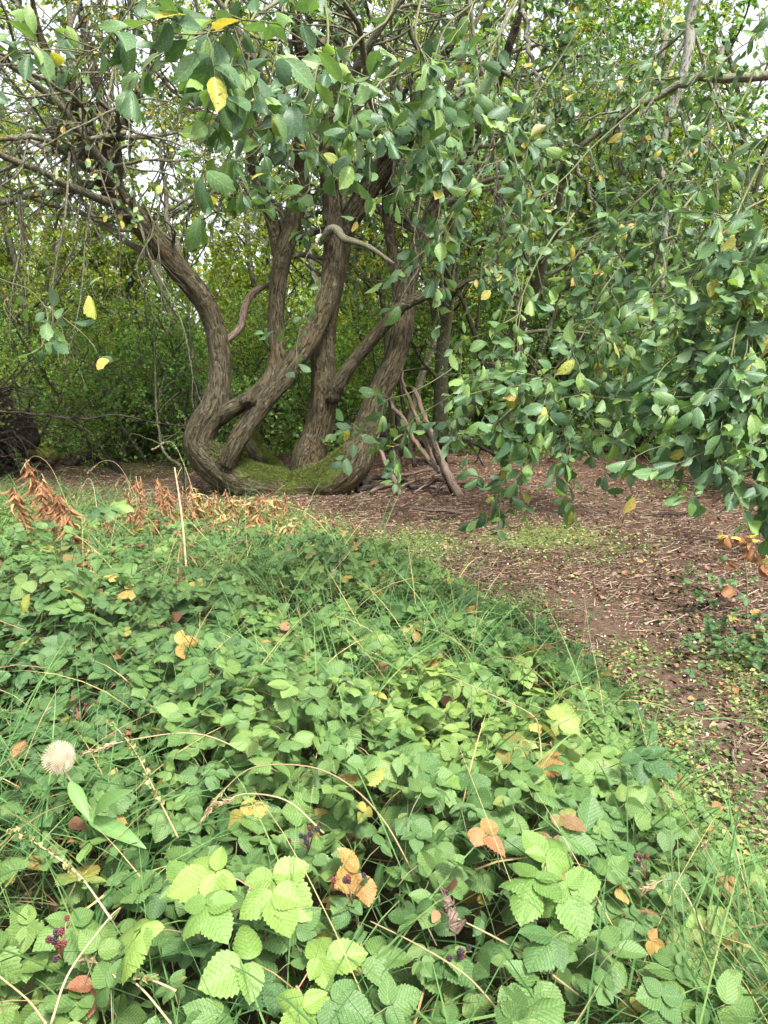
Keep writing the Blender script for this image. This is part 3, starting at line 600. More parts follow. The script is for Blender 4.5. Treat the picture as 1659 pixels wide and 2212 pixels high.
# ------------------------------------------------------------------ willows hanging over the photographer
fine = [leaf_tpl(10, 4, 'obovate', bend=b, fold=f, twist=t, serr=.10, pleat=.002, curl=c) for b, f, t, c in ((.35, .5, .3, .3), (.7, .2, -.6, .6), (.1, .7, .7, .1), (-.4, .4, -.4, .5), (1.2, .4, .9, .3), (.5, -.2, .2, 1.))]
def spray(tree, pts, r0, ntw, nl, size, yel=.03, twl=.35, label=None, droop=-.06, dense_from=.25, dens=1.0):
    """one leafy branch: pts are (x, y, Y)"""
    pts = [(p[0], p[1] - ((75 if p[0] > 1400 else 15) if k >= 2 and len(pts) == 4 and p[1] > 500 and p[0] > 900 else 0), p[2]) for k, p in enumerate(pts)]
    up_ = 1.35 if pts[-1][1] < 400 and pts[-1][0] > 980 else 1.
    c = catmull([P(p[0], p[1], p[2] * up_) for p in pts], 22); c[2:-2] += catmull(.03 * rng.standard_normal((6, 3)), 18); r0 = r0 * .6; rr = np.linspace(r0, .0016, 22)
    g = Geo(); tubes(g, c, rr, 8)
    ntw = max(3, int(ntw * dens * 1.15)); size *= .94
    S, D, Lk, Rk = kids(c[None], rr[None], ntw, dense_from, 1., .8, .3, .5)
    Lk = twl * (.5 + rng.random(len(Lk))); Rk = np.full(len(Lk), .0022)
    P2, R2 = grow(S, D, Lk, Rk, 8, .13, (0, 0, droop), .5); tubes(g, P2, R2, 5)
    o = g.obj('branch', M_twig, tree, label=label)
    g = Geo()
    Sx, T = leaves_on(P2, nl, .15, 1.0)
    St, Tt = leaves_on(c[None], max(3, int(nl * 1.5)), .5, 1.0); Sx = np.vstack([Sx, St, P2[:, -1], P2[:, -1]]); T = np.vstack([T, Tt, nrm(P2[:, -1] - P2[:, -2]), nrm(P2[:, -1] - P2[:, -2])])
    D = T * .8 + .75 * rng.standard_normal(Sx.shape) + V(0, 0, -.25); D = nrm(D)
    pet = .012 + .01 * rng.random(len(Sx)); tubes(g, np.stack([Sx, Sx + D * pet[:, None] * .6, Sx + D * pet[:, None] * 1.2], 1), np.full((len(Sx), 3), .0009), 3, 0)
    Zd = V(0, -.65, .8) + .45 * rng.standard_normal(Sx.shape)
    place(g, fine, Sx + D * pet[:, None], D, Zd, size * (.55 + .6 * rng.random(len(Sx))), lvs(len(Sx), yel, .28), 1)
    f = g.obj('foliage', [M_twig, M_will], o); f.location = (0, 0, 0)
    return o
def over_tree(name, label, base, limbs, r=.14):
    t = thing(name, label, 'tree', base)
    g = Geo()
    for pts, rr in limbs:
        pts = [np.asarray(p, float) for p in pts]; c = catmull(pts, 40); tubes(g, c, np.linspace(rr[0], rr[1], 40), 14, lump=.03)
    g.obj('trunk', M_barkup, t); return t
RT = V(3.75, 5.2, float(hgt(3.75, 5.2)))
right_tree = over_tree('overhanging_willow', 'willow reaching in over the path with big leathery leaves hanging low above the litter', RT,
    [([RT - V(0, 0, .1), RT + V(.05, .05, 1.2), RT + V(-.1, -.2, 2.4), RT + V(-.6, -.8, 3.3), RT + V(-1.6, -1.6, 4.1), RT + V(-2.9, -2.3, 4.4)], (.15, .03)),
     ([RT + V(-.05, -.1, 2.0), RT + V(-.2, .2, 3.3), RT + V(-1.3, .0, 4.8), RT + V(-2.8, -.3, 5.4), RT + V(-4.0, -.8, 5.6)], (.07, .02)),
     ([RT + V(-.05, .0, 1.6), RT + V(-.5, -.9, 2.5), RT + V(-.9, -2.0, 3.1), RT + V(-1.4, -2.9, 3.3)], (.07, .015)),
     ([RT + V(0, 0, 2.4), RT + V(.5, .6, 3.6), RT + V(.4, 1.0, 5.), RT + V(-.2, 1., 7.)], (.07, .02))])
LT = V(-2.3, .4, float(hgt(-2.3, .4)))
left_tree = over_tree('overhanging_willow', 'second overhanging willow whose large leaves hang close across the top middle of the view', LT,
    [([LT - V(0, 0, .1), LT + V(.0, .1, 1.3), LT + V(.2, .3, 2.4), LT + V(.8, .9, 3.1), LT + V(1.8, 1.7, 3.5), LT + V(2.8, 2.2, 3.6)], (.13, .02)),
     ([LT + V(.05, .1, 1.8), LT + V(-.2, .9, 2.7), LT + V(.2, 2.2, 3.3), LT + V(.6, 3.6, 3.8)], (.07, .015))])
T_ = right_tree
# near right hanging mass
for a in [
    ([(1760, 300, 3.4), (1640, 620, 3.0), (1560, 850, 2.8), (1500, 1010, 2.7)], .011, 15, 5, .085),
    ([(1800, 500, 3.0), (1690, 760, 2.8), (1620, 930, 2.7), (1540, 1090, 2.65)], .010, 15, 5, .085),
    ([(1850, 620, 2.8), (1730, 850, 2.7), (1680, 980, 2.7), (1640, 1080, 2.65)], .008, 12, 5, .085),
    ([(1700, 380, 3.2), (1560, 640, 3.0), (1490, 850, 2.9), (1450, 1020, 2.8)], .008, 12, 5, .085),
    ([(1720, 180, 3.3), (1600, 420, 3.2), (1530, 600, 3.1), (1480, 780, 3.0)], .009, 12, 5, .085),
    ([(1820, 250, 3.0), (1700, 480, 2.9), (1640, 640, 2.9), (1610, 800, 2.9)], .009, 14, 5, .085),
    ([(1500, 420, 3.6), (1340, 620, 3.4), (1240, 780, 3.3), (1160, 905, 3.2)], .009, 12, 4, .085),
    ([(1450, 520, 3.6), (1330, 720, 3.4), (1270, 860, 3.3), (1200, 985, 3.2)], .008, 11, 4, .085),
    ([(1300, 560, 3.6), (1220, 760, 3.4), (1130, 870, 3.3), (1075, 940, 3.25)], .007, 9, 4, .085),
    ([(1120, 560, 4.2), (1080, 780, 4.1), (1020, 860, 4.0), (960, 940, 4.0)], .008, 9, 4, .085),
    ([(1130, 600, 4.1), (1100, 820, 4.0), (1075, 960, 3.9), (1070, 1120, 3.85)], .007, 4, 4, .08),
    ([(1180, 980, 3.7), (1130, 1020, 3.75), (1095, 1060, 3.8), (1080, 1110, 3.8)], .004, 6, 4, .085),
    ([(1000, 780, 4.0), (900, 830, 3.9), (840, 880, 3.8), (770, 940, 3.8)], .006, 5, 4, .085),
    ([(1010, 830, 4.0), (930, 880, 3.9), (880, 950, 3.9), (860, 1000, 3.85)], .006, 4, 4, .08),
    ([(1240, 460, 3.8), (1140, 620, 3.7), (1060, 700, 3.6), (960, 790, 3.6)], .008, 9, 4, .08),
    ([(1560, 820, 3.6), (1440, 870, 3.5), (1350, 920, 3.4), (1290, 960, 3.4)], .006, 7, 4, .08),
    ([(1600, 560, 4.4), (1450, 640, 4.3), (1330, 680, 4.3), (1230, 720, 4.2)], .008, 12, 5, .08),
    ([(1700, 620, 4.6), (1560, 700, 4.4), (1440, 760, 4.3), (1340, 830, 4.3)], .008, 12, 5, .08),
    ([(1500, 300, 4.6), (1380, 440, 4.4), (1280, 540, 4.3), (1180, 640, 4.2)], .009, 14, 5, .08),
    ([(1400, 200, 4.4), (1260, 340, 4.2), (1150, 440, 4.0), (1040, 560, 3.9)], .009, 14, 5, .08),
    ([(1700, 100, 4.2), (1560, 260, 4.1), (1440, 400, 4.0), (1360, 520, 4.0)], .009, 13, 5, .08),
    ([(1250, 60, 3.8), (1160, 220, 3.7), (1080, 330, 3.6), (1000, 440, 3.5)], .009, 13, 5, .08),
    ([(1150, -60, 3.4), (1070, 120, 3.3), (1010, 240, 3.2), (950, 380, 3.1)], .008, 12, 5, .08),
    ([(1640, -80, 4.6), (1540, 80, 4.5), (1460, 200, 4.4), (1380, 320, 4.4)], .009, 13, 5, .08),
    ([(1400, -100, 4.4), (1300, 40, 4.3), (1220, 140, 4.2), (1150, 260, 4.1)], .009, 13, 5, .08),
    ([(1800, 60, 3.6), (1700, 200, 3.5), (1640, 330, 3.5), (1590, 470, 3.5)], .009, 14, 5, .08),
    ([(1500, -100, 3.6), (1440, 20, 3.6), (1400, 120, 3.5), (1350, 230, 3.5)], .008, 10, 5, .08),
    ([(1700, -60, 3.2), (1640, 40, 3.2), (1580, 130, 3.1), (1540, 230, 3.1)], .008, 10, 5, .08),
    ([(1080, 300, 3.4), (1000, 420, 3.3), (960, 500, 3.2), (930, 600, 3.2)], .007, 9, 5, .08),
    ]:
    spray(T_, *a[:5], yel=.03, twl=.24 if a[0][-1][1] > 700 else .35, dens=1.8 if a[0][-1][0] > 1440 and a[0][-1][1] > 700 else (1.7 if 1060 < a[0][-1][0] < 1300 and a[0][-1][1] > 850 and a[0][-1][1] < 1050 else (.8 if a[0][-1][1] < 700 else 1.)))
T_ = left_tree
for a in [
    ([(560, -120, 2.1), (510, 10, 2.0), (470, 80, 1.9), (420, 165, 1.85)], .008, 9, 4, .082, .16),
    ([(640, -100, 2.2), (560, 60, 2.1), (500, 150, 2.0), (450, 230, 1.95)], .008, 10, 4, .082, .08),
    ([(760, -80, 2.5), (700, 80, 2.4), (650, 180, 2.3), (600, 280, 2.3)], .008, 11, 4, .08, .08),
    ([(860, -80, 2.6), (800, 60, 2.6), (740, 160, 2.5), (700, 270, 2.5)], .008, 10, 4, .08, .10),
    ([(960, -60, 2.8), (900, 80, 2.7), (850, 180, 2.7), (800, 300, 2.6)], .008, 12, 4, .08, .06),
    ([(1060, -60, 3.0), (980, 60, 2.9), (930, 170, 2.8), (890, 330, 2.8)], .008, 12, 4, .08, .06),
    ([(900, 40, 3.1), (820, 180, 3.0), (760, 260, 2.9), (690, 330, 2.9)], .008, 7, 4, .08, .10),
    ([(740, 160, 3.2), (680, 300, 3.1), (650, 400, 3.0), (630, 470, 3.0)], .006, 6, 4, .075, .15),
    ([(700, 300, 3.2), (690, 480, 3.4), (672, 600, 3.4), (658, 690, 3.4)], .003, 3, 2, .06, .02),
    ([(620, 0, 3.0), (560, 200, 2.9), (530, 320, 2.9), (520, 420, 2.8)], .005, 5, 3, .075, .3),
    ([(330, -60, 2.4), (260, 40, 2.4), (190, 120, 2.3), (140, 190, 2.3)], .005, 5, 3, .08, .6),
    ([(-60, 460, 2.6), (20, 620, 2.6), (70, 680, 2.6), (130, 725, 2.6)], .005, 4, 3, .075, .25),
    ([(460, -60, 2.9), (400, 10, 2.9), (350, 30, 2.8), (300, 50, 2.8)], .005, 4, 4, .075, .2),
    ([(1120, -40, 3.2), (1060, 100, 3.1), (1000, 200, 3.1), (960, 300, 3.1)], .008, 11, 5, .08, .06),
    ]:
    spray(T_, *a[:5], yel=a[5] * .25, twl=.22, dens=.95)

# grey upright limbs and hanging bare shoots of the right tree, further back
for pts, r0 in (([(1120, -60, 6.2), (1140, 80, 6.1), (1165, 230, 6.0), (1180, 330, 6.0)], .02), ([(1340, 180, 7), (1345, 420, 7), (1355, 640, 7.0), (1350, 720, 7)], .03), ([(1500, -40, 6.6), (1480, 160, 6.6), (1425, 330, 6.6), (1440, 480, 6.6), (1430, 620, 6.6)], .045),
                ([(1440, 60, 7), (1400, 300, 7), (1420, 520, 7), (1380, 760, 7.1)], .028), ([(1560, 100, 7), (1530, 300, 7), (1560, 520, 7), (1540, 700, 7)], .025), ([(1010, 0, 6.5), (1060, 260, 6.6), (1080, 480, 6.6), (1070, 620, 6.6)], .016),
                ([(1700, 160, 6), (1480, 180, 6.2), (1300, 280, 6.4), (1150, 420, 6.6)], .035), ([(1500, 300, 7.5), (1400, 480, 7.6), (1300, 520, 7.7), (1180, 600, 7.8)], .03), ([(1230, 300, 6.4), (1300, 480, 6.5), (1345, 560, 6.6)], .02)):
    c = catmull([P(*p) for p in pts], 26); c += .012 * rng.standard_normal(c.shape); rr = np.linspace(r0, max(.004, r0 * .5), 26); g = Geo(); tubes(g, c, rr, 9, lump=.04)
    p, r_ = grow(*kids(c[None], rr[None], 8, .1, 1, .8, .35, .5), 9, .16, (0, 0, -.04), .4); tubes(g, p, np.maximum(r_, .004), 5)
    p2, r2 = grow(*kids(p, r_, 6, .1, 1, .8, .5, .5), 7, .16, (0, 0, -.04), .4); tubes(g, p2, np.maximum(r2, .0025), 4)
    o = g.obj('branch', M_pale if r0 > .04 else M_barkup, right_tree)
    g = Geo(); S, T = leaves_on(p2, 17, .1, 1)
    place(g, [leaf_tpl(4, 2, 'obovate', serr=0)], S, T + .8 * rng.standard_normal(S.shape) + V(0, 0, -.3), V(0, 0, 1) + .7 * rng.standard_normal(S.shape), .05 + .03 * rng.random(len(S)), lvs(len(S), .08, .35))
    f = g.obj('foliage', M_will, o); f.location = (0, 0, 0)

# ------------------------------------------------------------------ dead poles, sticks, logs
def pole(name, label, cat, pts, wpx, mat, group=None, ground=True, lump=.06, sides=10, fork=0):
    """pts: (x, y, Y)"""
    c = catmull([P(*p) for p in pts], 24); n = len(c); c += .006 * rng.standard_normal(c.shape)
    Ym = np.mean([p[2] for p in pts]); r = wpx / 2 / FPX * Ym
    rr = np.linspace(r * 1.1, r * .6, n); g = Geo(); tubes(g, c, rr, sides, lump=lump)
    if fork: p, r_ = grow(*kids(c[None], rr[None], fork, .3, .9, .7, .25, .6), 8, .15, (0, 0, 0), .4); tubes(g, p, r_, 6)
    b = c[0].copy(); return g.obj(name, mat, label=label, cat=cat, group=group, loc=b)
gp = 'dead poles leaning as a den frame'
def gY(x, y): return float(G(x, y)[1])
pole('leaning_pole', 'thick pale topped dead pole whose foot stands furthest right', 'pole', [(995, 1076, gY(995, 1076)), (960, 1010, 8.9), (935, 950, 9.2), (920, 905, 9.4), (895, 840, 9.7)], 17, M_dead, gp)
pole('leaning_pole', 'dark greyish dead pole just left of the thickest one', 'pole', [(982, 1070, gY(982, 1070)), (955, 1010, 8.9), (930, 940, 9.2), (915, 905, 9.3)], 12, M_darkw, gp)
pole('leaning_pole', 'long pale curved dead pole reaching highest against the right stem', 'pole', [(940, 1005, 9.3), (905, 915, 9.4), (882, 860, 9.5), (868, 815, 9.5), (872, 760, 9.5)], 10, M_dead, gp)
pole('leaning_pole', 'thin reddish dead pole bowing out beside the right stem', 'pole', [(866, 1072, gY(866, 1072)), (838, 1010, 8.9), (818, 960, 9.1), (815, 920, 9.2)], 11, M_dead, gp)
pole('leaning_pole', 'crooked reddish dead pole with a kink near its top', 'pole', [(950, 1020, 9.1), (900, 960, 9.2), (870, 905, 9.3), (848, 880, 9.3), (838, 850, 9.4)], 11, M_dead, gp)
pole('leaning_pole', 'dark mottled dead pole in the middle of the den frame', 'pole', [(895, 1010, 9.4), (880, 930, 9.5), (868, 850, 9.6), (862, 790, 9.6)], 10, M_darkw, gp)
pole('leaning_pole', 'short dark upright dead pole behind the bowed one', 'pole', [(850, 1040, 9.6), (853, 990, 9.7), (862, 940, 9.8), (858, 880, 9.8)], 20, M_darkw, gp)
gs = 'sticks heaped at the foot of the dead poles'
SK = [((770, 1062, 880, 1048), 14, M_darkw, 'dark rotten log lying behind the bowed pole'), ((880, 1052, 1000, 1040), 9, M_dead, 'brown stick lying across the right end of the heap'), ((800, 1068, 858, 1058), 9, M_dead, 'pale forked stick at the front of the heap'),
      ((885, 1062, 985, 1068), 12, M_darkw, 'thick dark stick wedged against the pole feet'), ((830, 1040, 920, 1056), 7, M_dead, 'slim stick slanting down through the heap'), ((905, 1048, 860, 1072), 7, M_dead, 'thin curved stick crossing the bowed pole foot'),
      ((780, 1050, 840, 1040), 16, M_darkw, 'stubby dark log end next to the willow base'), ((930, 1080, 1010, 1062), 8, M_darkw, 'dark stick poking out in front of the thickest pole'), ((860, 1032, 960, 1030), 8, M_dead, 'straight stick at the back of the heap'), ((895, 1075, 960, 1058), 5, M_dead, 'wiry short stick near the pole feet')]
for (x0, y0, x1, y1), wd, m, lb in SK:
    a = on(x0, y0, .03 + .05 * rng.random()); b = on(x1, y1, .06 + .06 * rng.random()); mid = (a + b) / 2 + rng.normal(0, .05, 3) * [1, 1, .3] + V(0, 0, .04)
    c = catmull([a, (a + mid) / 2 + rng.normal(0, .02, 3), mid, b], 20); r = wd / 2 / FPX * a[1]; g = Geo(); rr = np.linspace(r, r * .6, 20); tubes(g, c, rr, 9, lump=.08)
    p, r_ = grow(*kids(c[None], rr[None], 3, .3, .9, .7, .3, .6), 7, .15, (0, 0, .01), .4); tubes(g, p, r_, 5)
    g.obj('heaped_stick', m, label=lb, cat='stick', group=gs, loc=a)
gf = 'single sticks lying on the litter floor'
SF = [((885, 1098, 1000, 1112), 9, 'long dark stick lying in front of the dead poles'), ((920, 1122, 985, 1118), 6, 'thin stick just in front of the long dark one'), ((1160, 1335, 1215, 1342), 8, 'short thick stick at the bramble edge by the path'), ((1100, 1140, 1135, 1136), 5, 'pale short stick under the lowest hanging leaves'),
      ((1480, 1325, 1570, 1300), 10, 'pale curved stick beside the withered sapling'), ((1590, 1650, 1600, 1590), 9, 'upright leaning short stick on the bare path edge'), ((1310, 1295, 1345, 1262), 5, 'small stick in the middle of the bare floor'), ((1400, 1110, 1490, 1104), 5, 'long thin stick far back under the hanging mass'),
      ((1200, 1060, 1290, 1070), 6, 'dark stick on the shaded litter beyond the drooping spray'), ((1560, 1220, 1640, 1212), 6, 'brown stick level with the top of the withered sapling')]
for (x0, y0, x1, y1), wd, lb in SF:
    a = on(x0, y0, .015); b = on(x1, y1, .02); c = catmull([a, a * .65 + b * .35 + rng.normal(0, .02, 3) * [1, 1, .2], a * .3 + b * .7 + rng.normal(0, .02, 3) * [1, 1, .2], b], 16); r = wd / 2 / FPX * a[1]
    g = Geo(); rr = np.linspace(r, r * .55, 16); tubes(g, c, rr, 8, lump=.07); p, r_ = grow(*kids(c[None], rr[None], 2, .4, .9, .6, .25, .6), 6, .12, (0, 0, 0), .4); tubes(g, p, r_, 5)
    g.obj('fallen_stick', M_dead if rng.random() < .6 else M_darkw, label=lb, cat='stick', group=gf, loc=a)
# far left: fallen tree with its upturned roots, mossy log, low dark log, long bare branch
def rootplate():
    base = P(20, 990, 10.2); base[2] = 0
    t = thing('uprooted_stump', 'black tangled root plate of a toppled tree at the far left edge', 'stump', base)
    g = Geo(); n = 26; th = np.linspace(0, 2 * pi, n, endpoint=False); rows_ = []
    for k, (s_, dz) in enumerate(((0.05, .15), (.3, .15), (.5, .18), (.7, .25), (.6, .35), (.3, .45))):
        r_ = s_ * (1 + .16 * rng.standard_normal(n)); rows_.append(np.stack([base[0] - .35 + r_ * np.cos(th) * .85, np.full(n, base[1] + dz) + .05 * rng.standard_normal(n), np.maximum(.62 + r_ * np.sin(th) * .85, -.05)], 1))
    v = np.array(rows_); i = np.arange(5)[:, None] * n + np.arange(n)[None]; j = np.arange(5)[:, None] * n + (np.arange(n)[None] + 1) % n
    g.add(v.reshape(-1, 3), np.stack([i, j, j + n, i + n], -1).reshape(-1, 4), None, v.reshape(-1, 3)); g.obj('soil_plate', M_darkw, t)
    g = Geo(); m = 90; a = rng.uniform(0, 2 * pi, m); S = np.stack([base[0] - .35 + .5 * np.cos(a) * rng.random(m), np.full(m, base[1] - .02), .62 + .5 * np.sin(a) * rng.random(m)], 1)
    D = np.stack([np.cos(a), rng.uniform(-.7, 0, m), np.sin(a)], 1); p, r_ = grow(S, D, rng.uniform(.4, 1.1, m), rng.uniform(.01, .03, m), 12, .18, (0, 0, -.04), .2); tubes(g, p, r_, 6)
    p2, r2 = grow(*kids(p, r_, 4, .2, 1, .8, .5, .5), 8, .22, (0, 0, -.05), .3); tubes(g, p2, r2, 4); g.obj('root', M_darkw, t)
rootplate()
def log(label, pts, w_, mat, cat='log', name='fallen_log', group=None, lump=.07):
    c = catmull([on(x, y, dz) for x, y, dz in pts], 30); Ym = c[:, 1].mean(); r = w_ / 2 / FPX * Ym
    g = Geo(); tubes(g, c, np.linspace(r, r * .75, 30) * (1 + .06 * rng.standard_normal(30)), 16, lump=lump); g.obj(name, mat, label=label, cat=cat, group=group, loc=c[0])
log('moss covered log sloping down from the root plate', [(-120, 1000, .50), (-20, 1008, .42), (60, 1014, .32), (120, 1018, .16)], 46, M_mossc)
log('dark arched dead log on the litter left of the willow base', [(140, 1012, .02), (170, 1008, .10), (205, 1006, .16), (240, 1010, .10), (262, 1020, .0)], 20, M_darkw)
pole('bare_branch', 'long bleached bare branch jutting in horizontally past the root plate', 'branch', [(-60, 886, 8.3), (60, 892, 8.4), (170, 905, 8.6), (250, 895, 8.8), (330, 912, 9.0), (430, 925, 9.2)], 5, M_darkw, sides=7, fork=4)
pole('fallen_branch', 'dark mossy branch lying low behind the leaning dead poles', 'branch', [(812, 936, 10.9), (880, 948, 11.1), (960, 958, 11.3), (1010, 950, 11.5), (1070, 985, 11.8)], 13, M_darkw, fork=5)
pole('fallen_branch', 'black dead branch under the far hawthorn beyond the litter floor', 'branch', [(1190, 985, 12.2), (1260, 940, 12.3), (1330, 950, 12.4), (1400, 985, 12.4)], 10, M_darkw, fork=8)
pole('thin_sapling', 'thin bent bare sapling standing between the brush and the left willow stem', 'sapling', [(398, 1060, gY(398, 1060)), (392, 1010, 9.3), (352, 975, 9.4), (340, 900, 9.5), (335, 800, 9.6), (333, 690, 9.7)], 7, M_barkbg, sides=7, fork=7)
pole('thin_sapling', 'dark forked sapling pole right behind the bent left willow stem', 'sapling', [(425, 960, 11.2), (424, 860, 11.2), (415, 760, 11.2), (405, 640, 11.3), (400, 480, 11.4)], 9, M_barkbg, sides=7, fork=7)

# ------------------------------------------------------------------ litter on the floor
def litter():
    g = Geo(); tp = [leaf_tpl(3, 2, 'obovate', bend=b, fold=f, twist=t, serr=0, curl=c) for b, f, t, c in ((.5, .5, .8, .5), (-.6, .3, -.7, .8), (.2, -.4, .4, 1.))]
    N = 80000; ang = rng.uniform(-.60, .60, N); r = np.exp(rng.uniform(math.log(2.0), math.log(17), N)); x = r * np.sin(ang); y = r * np.cos(ang)
    x = np.clip(x, -8.5, 8.5)
    out = ~inpoly(x, y, BRAM) | (rng.random(N) < .05); gr = greenness(x, y)
    dens = .25 + .75 * np.clip(1 - gr * 1.2, 0, 1)
    bare = np.exp(-(polydist(x, y, TROD) / .27)**2)
    keep = out & (rng.random(N) < dens * (1 - .93 * bare)); x, y, gr = x[keep], y[keep], gr[keep]; n = len(x)
    pos = np.stack([x, y, hgt(x, y) + .004 + .012 * rng.random(n)], 1); a = rng.uniform(0, 2 * pi, n)
    D = np.stack([np.cos(a), np.sin(a), .25 * rng.standard_normal(n)], 1); Z = V(0, 0, 1) + .35 * rng.standard_normal((n, 3))
    lv = rng.random((n, 3)); lv[:, 0] = lv[:, 0]**1.35
    sz = .014 + .034 * rng.random(n)**1.5
    place(g, tp, pos, D, Z, sz, lv)
    N = 800; k = rng.integers(0, len(x), N); a = rng.uniform(0, 2 * pi, N); lv = rng.random((N, 3)); lv[:, 0] = .35 + .6 * lv[:, 0]
    place(g, [leaf_tpl(6, 2, 'obovate', bend=b, fold=f, twist=t, serr=.06, curl=c) for b, f, t, c in ((.7, .5, .9, .5), (-.8, .3, -.8, .9), (.3, -.4, .5, 1.))], pos[k] + V(0, 0, .008), np.stack([np.cos(a), np.sin(a), .25 * rng.standard_normal(N)], 1), V(0, 0, 1) + .45 * rng.standard_normal((N, 3)), .028 + .034 * rng.random(N), lv, 1)
    g.obj('leaf_litter', [M_litter, M_rust], kind='stuff', label='brown fallen leaves covering the trodden woodland floor')
    g = Geo(); N = 34000; ang = rng.uniform(-.60, .60, N); r = np.exp(rng.uniform(math.log(2.2), math.log(17), N)); x = r * np.sin(ang); y = r * np.cos(ang)
    bare = np.exp(-(polydist(x, y, TROD) / .27)**2)
    keep = ~inpoly(x, y, BRAM) & (rng.random(N) < (1 - .8 * np.clip(greenness(x, y), 0, 1)) * (1 - .9 * bare)); x, y = x[keep], y[keep]; n = len(x)
    a = rng.normal(0, .75, n); D = np.stack([np.cos(a), np.sin(a), .06 * rng.standard_normal(n)], 1); S = np.stack([x, y, hgt(x, y) + .008], 1)
    p, r_ = grow(S, D, .03 + .14 * rng.random(n)**2, .0016 + .0035 * rng.random(n)**2, 4, .13, (0, 0, 0), .6); tubes(g, p, r_, 4)
    g.obj('twig_litter', M_stick, kind='stuff', label='short dead twigs strewn over the woodland floor')
    g = Geo(); N = 900; ang = rng.uniform(-.1, .58, N); r = rng.uniform(2, 7, N); x = r * np.sin(ang); y = r * np.cos(ang); keep = ~inpoly(x, y, BRAM); x, y = x[keep], y[keep]; n = len(x)
    v, q, co = leaf_tpl(2, 2, 'round', bend=0, fold=0, serr=0); up = v.copy(); 
    th = np.arange(6) * pi / 3; tplv = np.vstack([np.stack([np.cos(th), np.sin(th), 0 * th], 1), np.stack([.7 * np.cos(th), .7 * np.sin(th), .6 + 0 * th], 1), [[0, 0, .8]]])
    s_ = (.003 + .007 * rng.random(n)**2)[:, None, None] * (.6 + .8 * rng.random((n, 1, 3))); vv = tplv[None] * s_ + np.stack([x, y, hgt(x, y) + .001], 1)[:, None]
    qi = np.array([[i, (i + 1) % 6, 6 + (i + 1) % 6, 6 + i] for i in range(6)]); ti = np.array([[6 + i, 6 + (i + 1) % 6, 12] for i in range(6)])
    o = (np.arange(n) * 13)[:, None, None]; g.add(vv, (qi[None] + o).reshape(-1, 4), (ti[None] + o).reshape(-1, 3), vv, np.repeat(rng.random((n, 1, 3)), 13, 1)); g.obj('path_pebbles', M_pebble, kind='stuff', label='small pale chalk pebbles on the worn path')
litter()
def weeds():
    g = Geo(); N = 300000; ang = rng.uniform(-.60, .62, N); r = np.exp(rng.uniform(math.log(1.7), math.log(15), N)); x = r * np.sin(ang); y = r * np.cos(ang)
    gr = greenness(x, y); cl = .5 + .5 * np.sin(x * 7 + 3 * np.sin(y * 5)) * np.sin(y * 9 + 2 * np.sin(x * 6))
    d = polydist(x, y, EDGE); nearb = np.exp(-(d / .22)**2)
    keep = (~inpoly(x, y, BRAM) | (d < .5) | (y > 5.0)) & (rng.random(N) < np.clip(np.maximum(np.maximum(gr, .95 * nearb), .75 * inpoly(x, y, BRAM)) * (.35 + .65 * cl), .035, 1)); x, y = x[keep], y[keep]; n = len(x)
    pos = np.stack([x, y, hgt(x, y) + .004 + .03 * rng.random(n)**2], 1); a = rng.uniform(0, 2 * pi, n); D = np.stack([np.cos(a), np.sin(a), .2 + .35 * rng.standard_normal(n)], 1)
    place(g, small, pos, D, V(0, 0, 1) + .35 * rng.standard_normal((n, 3)), .010 + .026 * rng.random(n)**1.5, lvs(n, .1, .4)); g.obj('ground_cover', M_weed, kind='stuff', label='tiny creeping leaves and moss greening the path verge')
weeds()

# ------------------------------------------------------------------ bramble thicket
def vnoise(x, y, s, seed=0):
    a = np.sin(x * s + seed) * np.cos(y * s * 1.13 + 2 * seed) + .6 * np.sin(x * s * 2.1 + 1.7 + seed) * np.sin(y * s * 1.9 + .6) + .35 * np.sin(x * s * 4.3 + y * s * 3.1)
    return np.clip(.5 + a * .33, 0, 1)
def canopy(x, y):
    bumps = .25 * (vnoise(x, y, 6.5, .4) - .5)
    d = polydist(x, y, EDGE); farl = np.clip((y - 4.2) / 2.5, 0, 1)
    h = .05 + (.50 - .33 * farl) * (1 - np.exp(-d / .55)); return h * (.62 + .55 * vnoise(x, y, 1.7, 1.3) + bumps)
btp = [leaf_tpl(18, 4, 'ovate', bend=b, fold=f, twist=t, serr=.10, pleat=.010, curl=c) for b, f, t, c in ((.25, .25, .1, .2), (.5, .1, -.2, .5), (.0, .4, .2, .2), (.8, .2, 0, .6), (-.2, .35, -.1, .1))]
btm = [leaf_tpl(7, 2, 'ovate', bend=b, fold=f, twist=0, serr=.08) for b, f in ((.25, .3), (.6, .2), (0, .4))]
def bramble_leaves(g, pos, up, head, size, n5, lv, fine_):
    """compound leaves of 3 or 5 leaflets"""
    tp = btp if fine_ else btm
    head = nrm(head - up * (head * up).sum(1)[:, None]); side = np.cross(up, head)
    fans = [(0, 1.0, .35), (1.15, .82, .06), (-1.15, .82, .06), (2.0, .62, .0), (-2.0, .62, .0)]
    for k, (an, sc, offs) in enumerate(fans):
        w_ = np.where(n5)[0] if k > 2 else np.arange(len(pos))
        if not len(w_): continue
        a = an + .14 * rng.standard_normal(len(w_)); d = head[w_] * np.cos(a)[:, None] + side[w_] * np.sin(a)[:, None]
        u2 = nrm(up[w_] + .16 * rng.standard_normal((len(w_), 3)))
        l2 = lv[w_] + .06 * rng.standard_normal((len(w_), 3)); s = size[w_] * sc * (.92 + .16 * rng.random(len(w_)))
        place(g, tp, pos[w_] + d * (s * offs * .5)[:, None] + up[w_] * .002 * k, d, u2, s, np.clip(l2, 0, 1), 0)
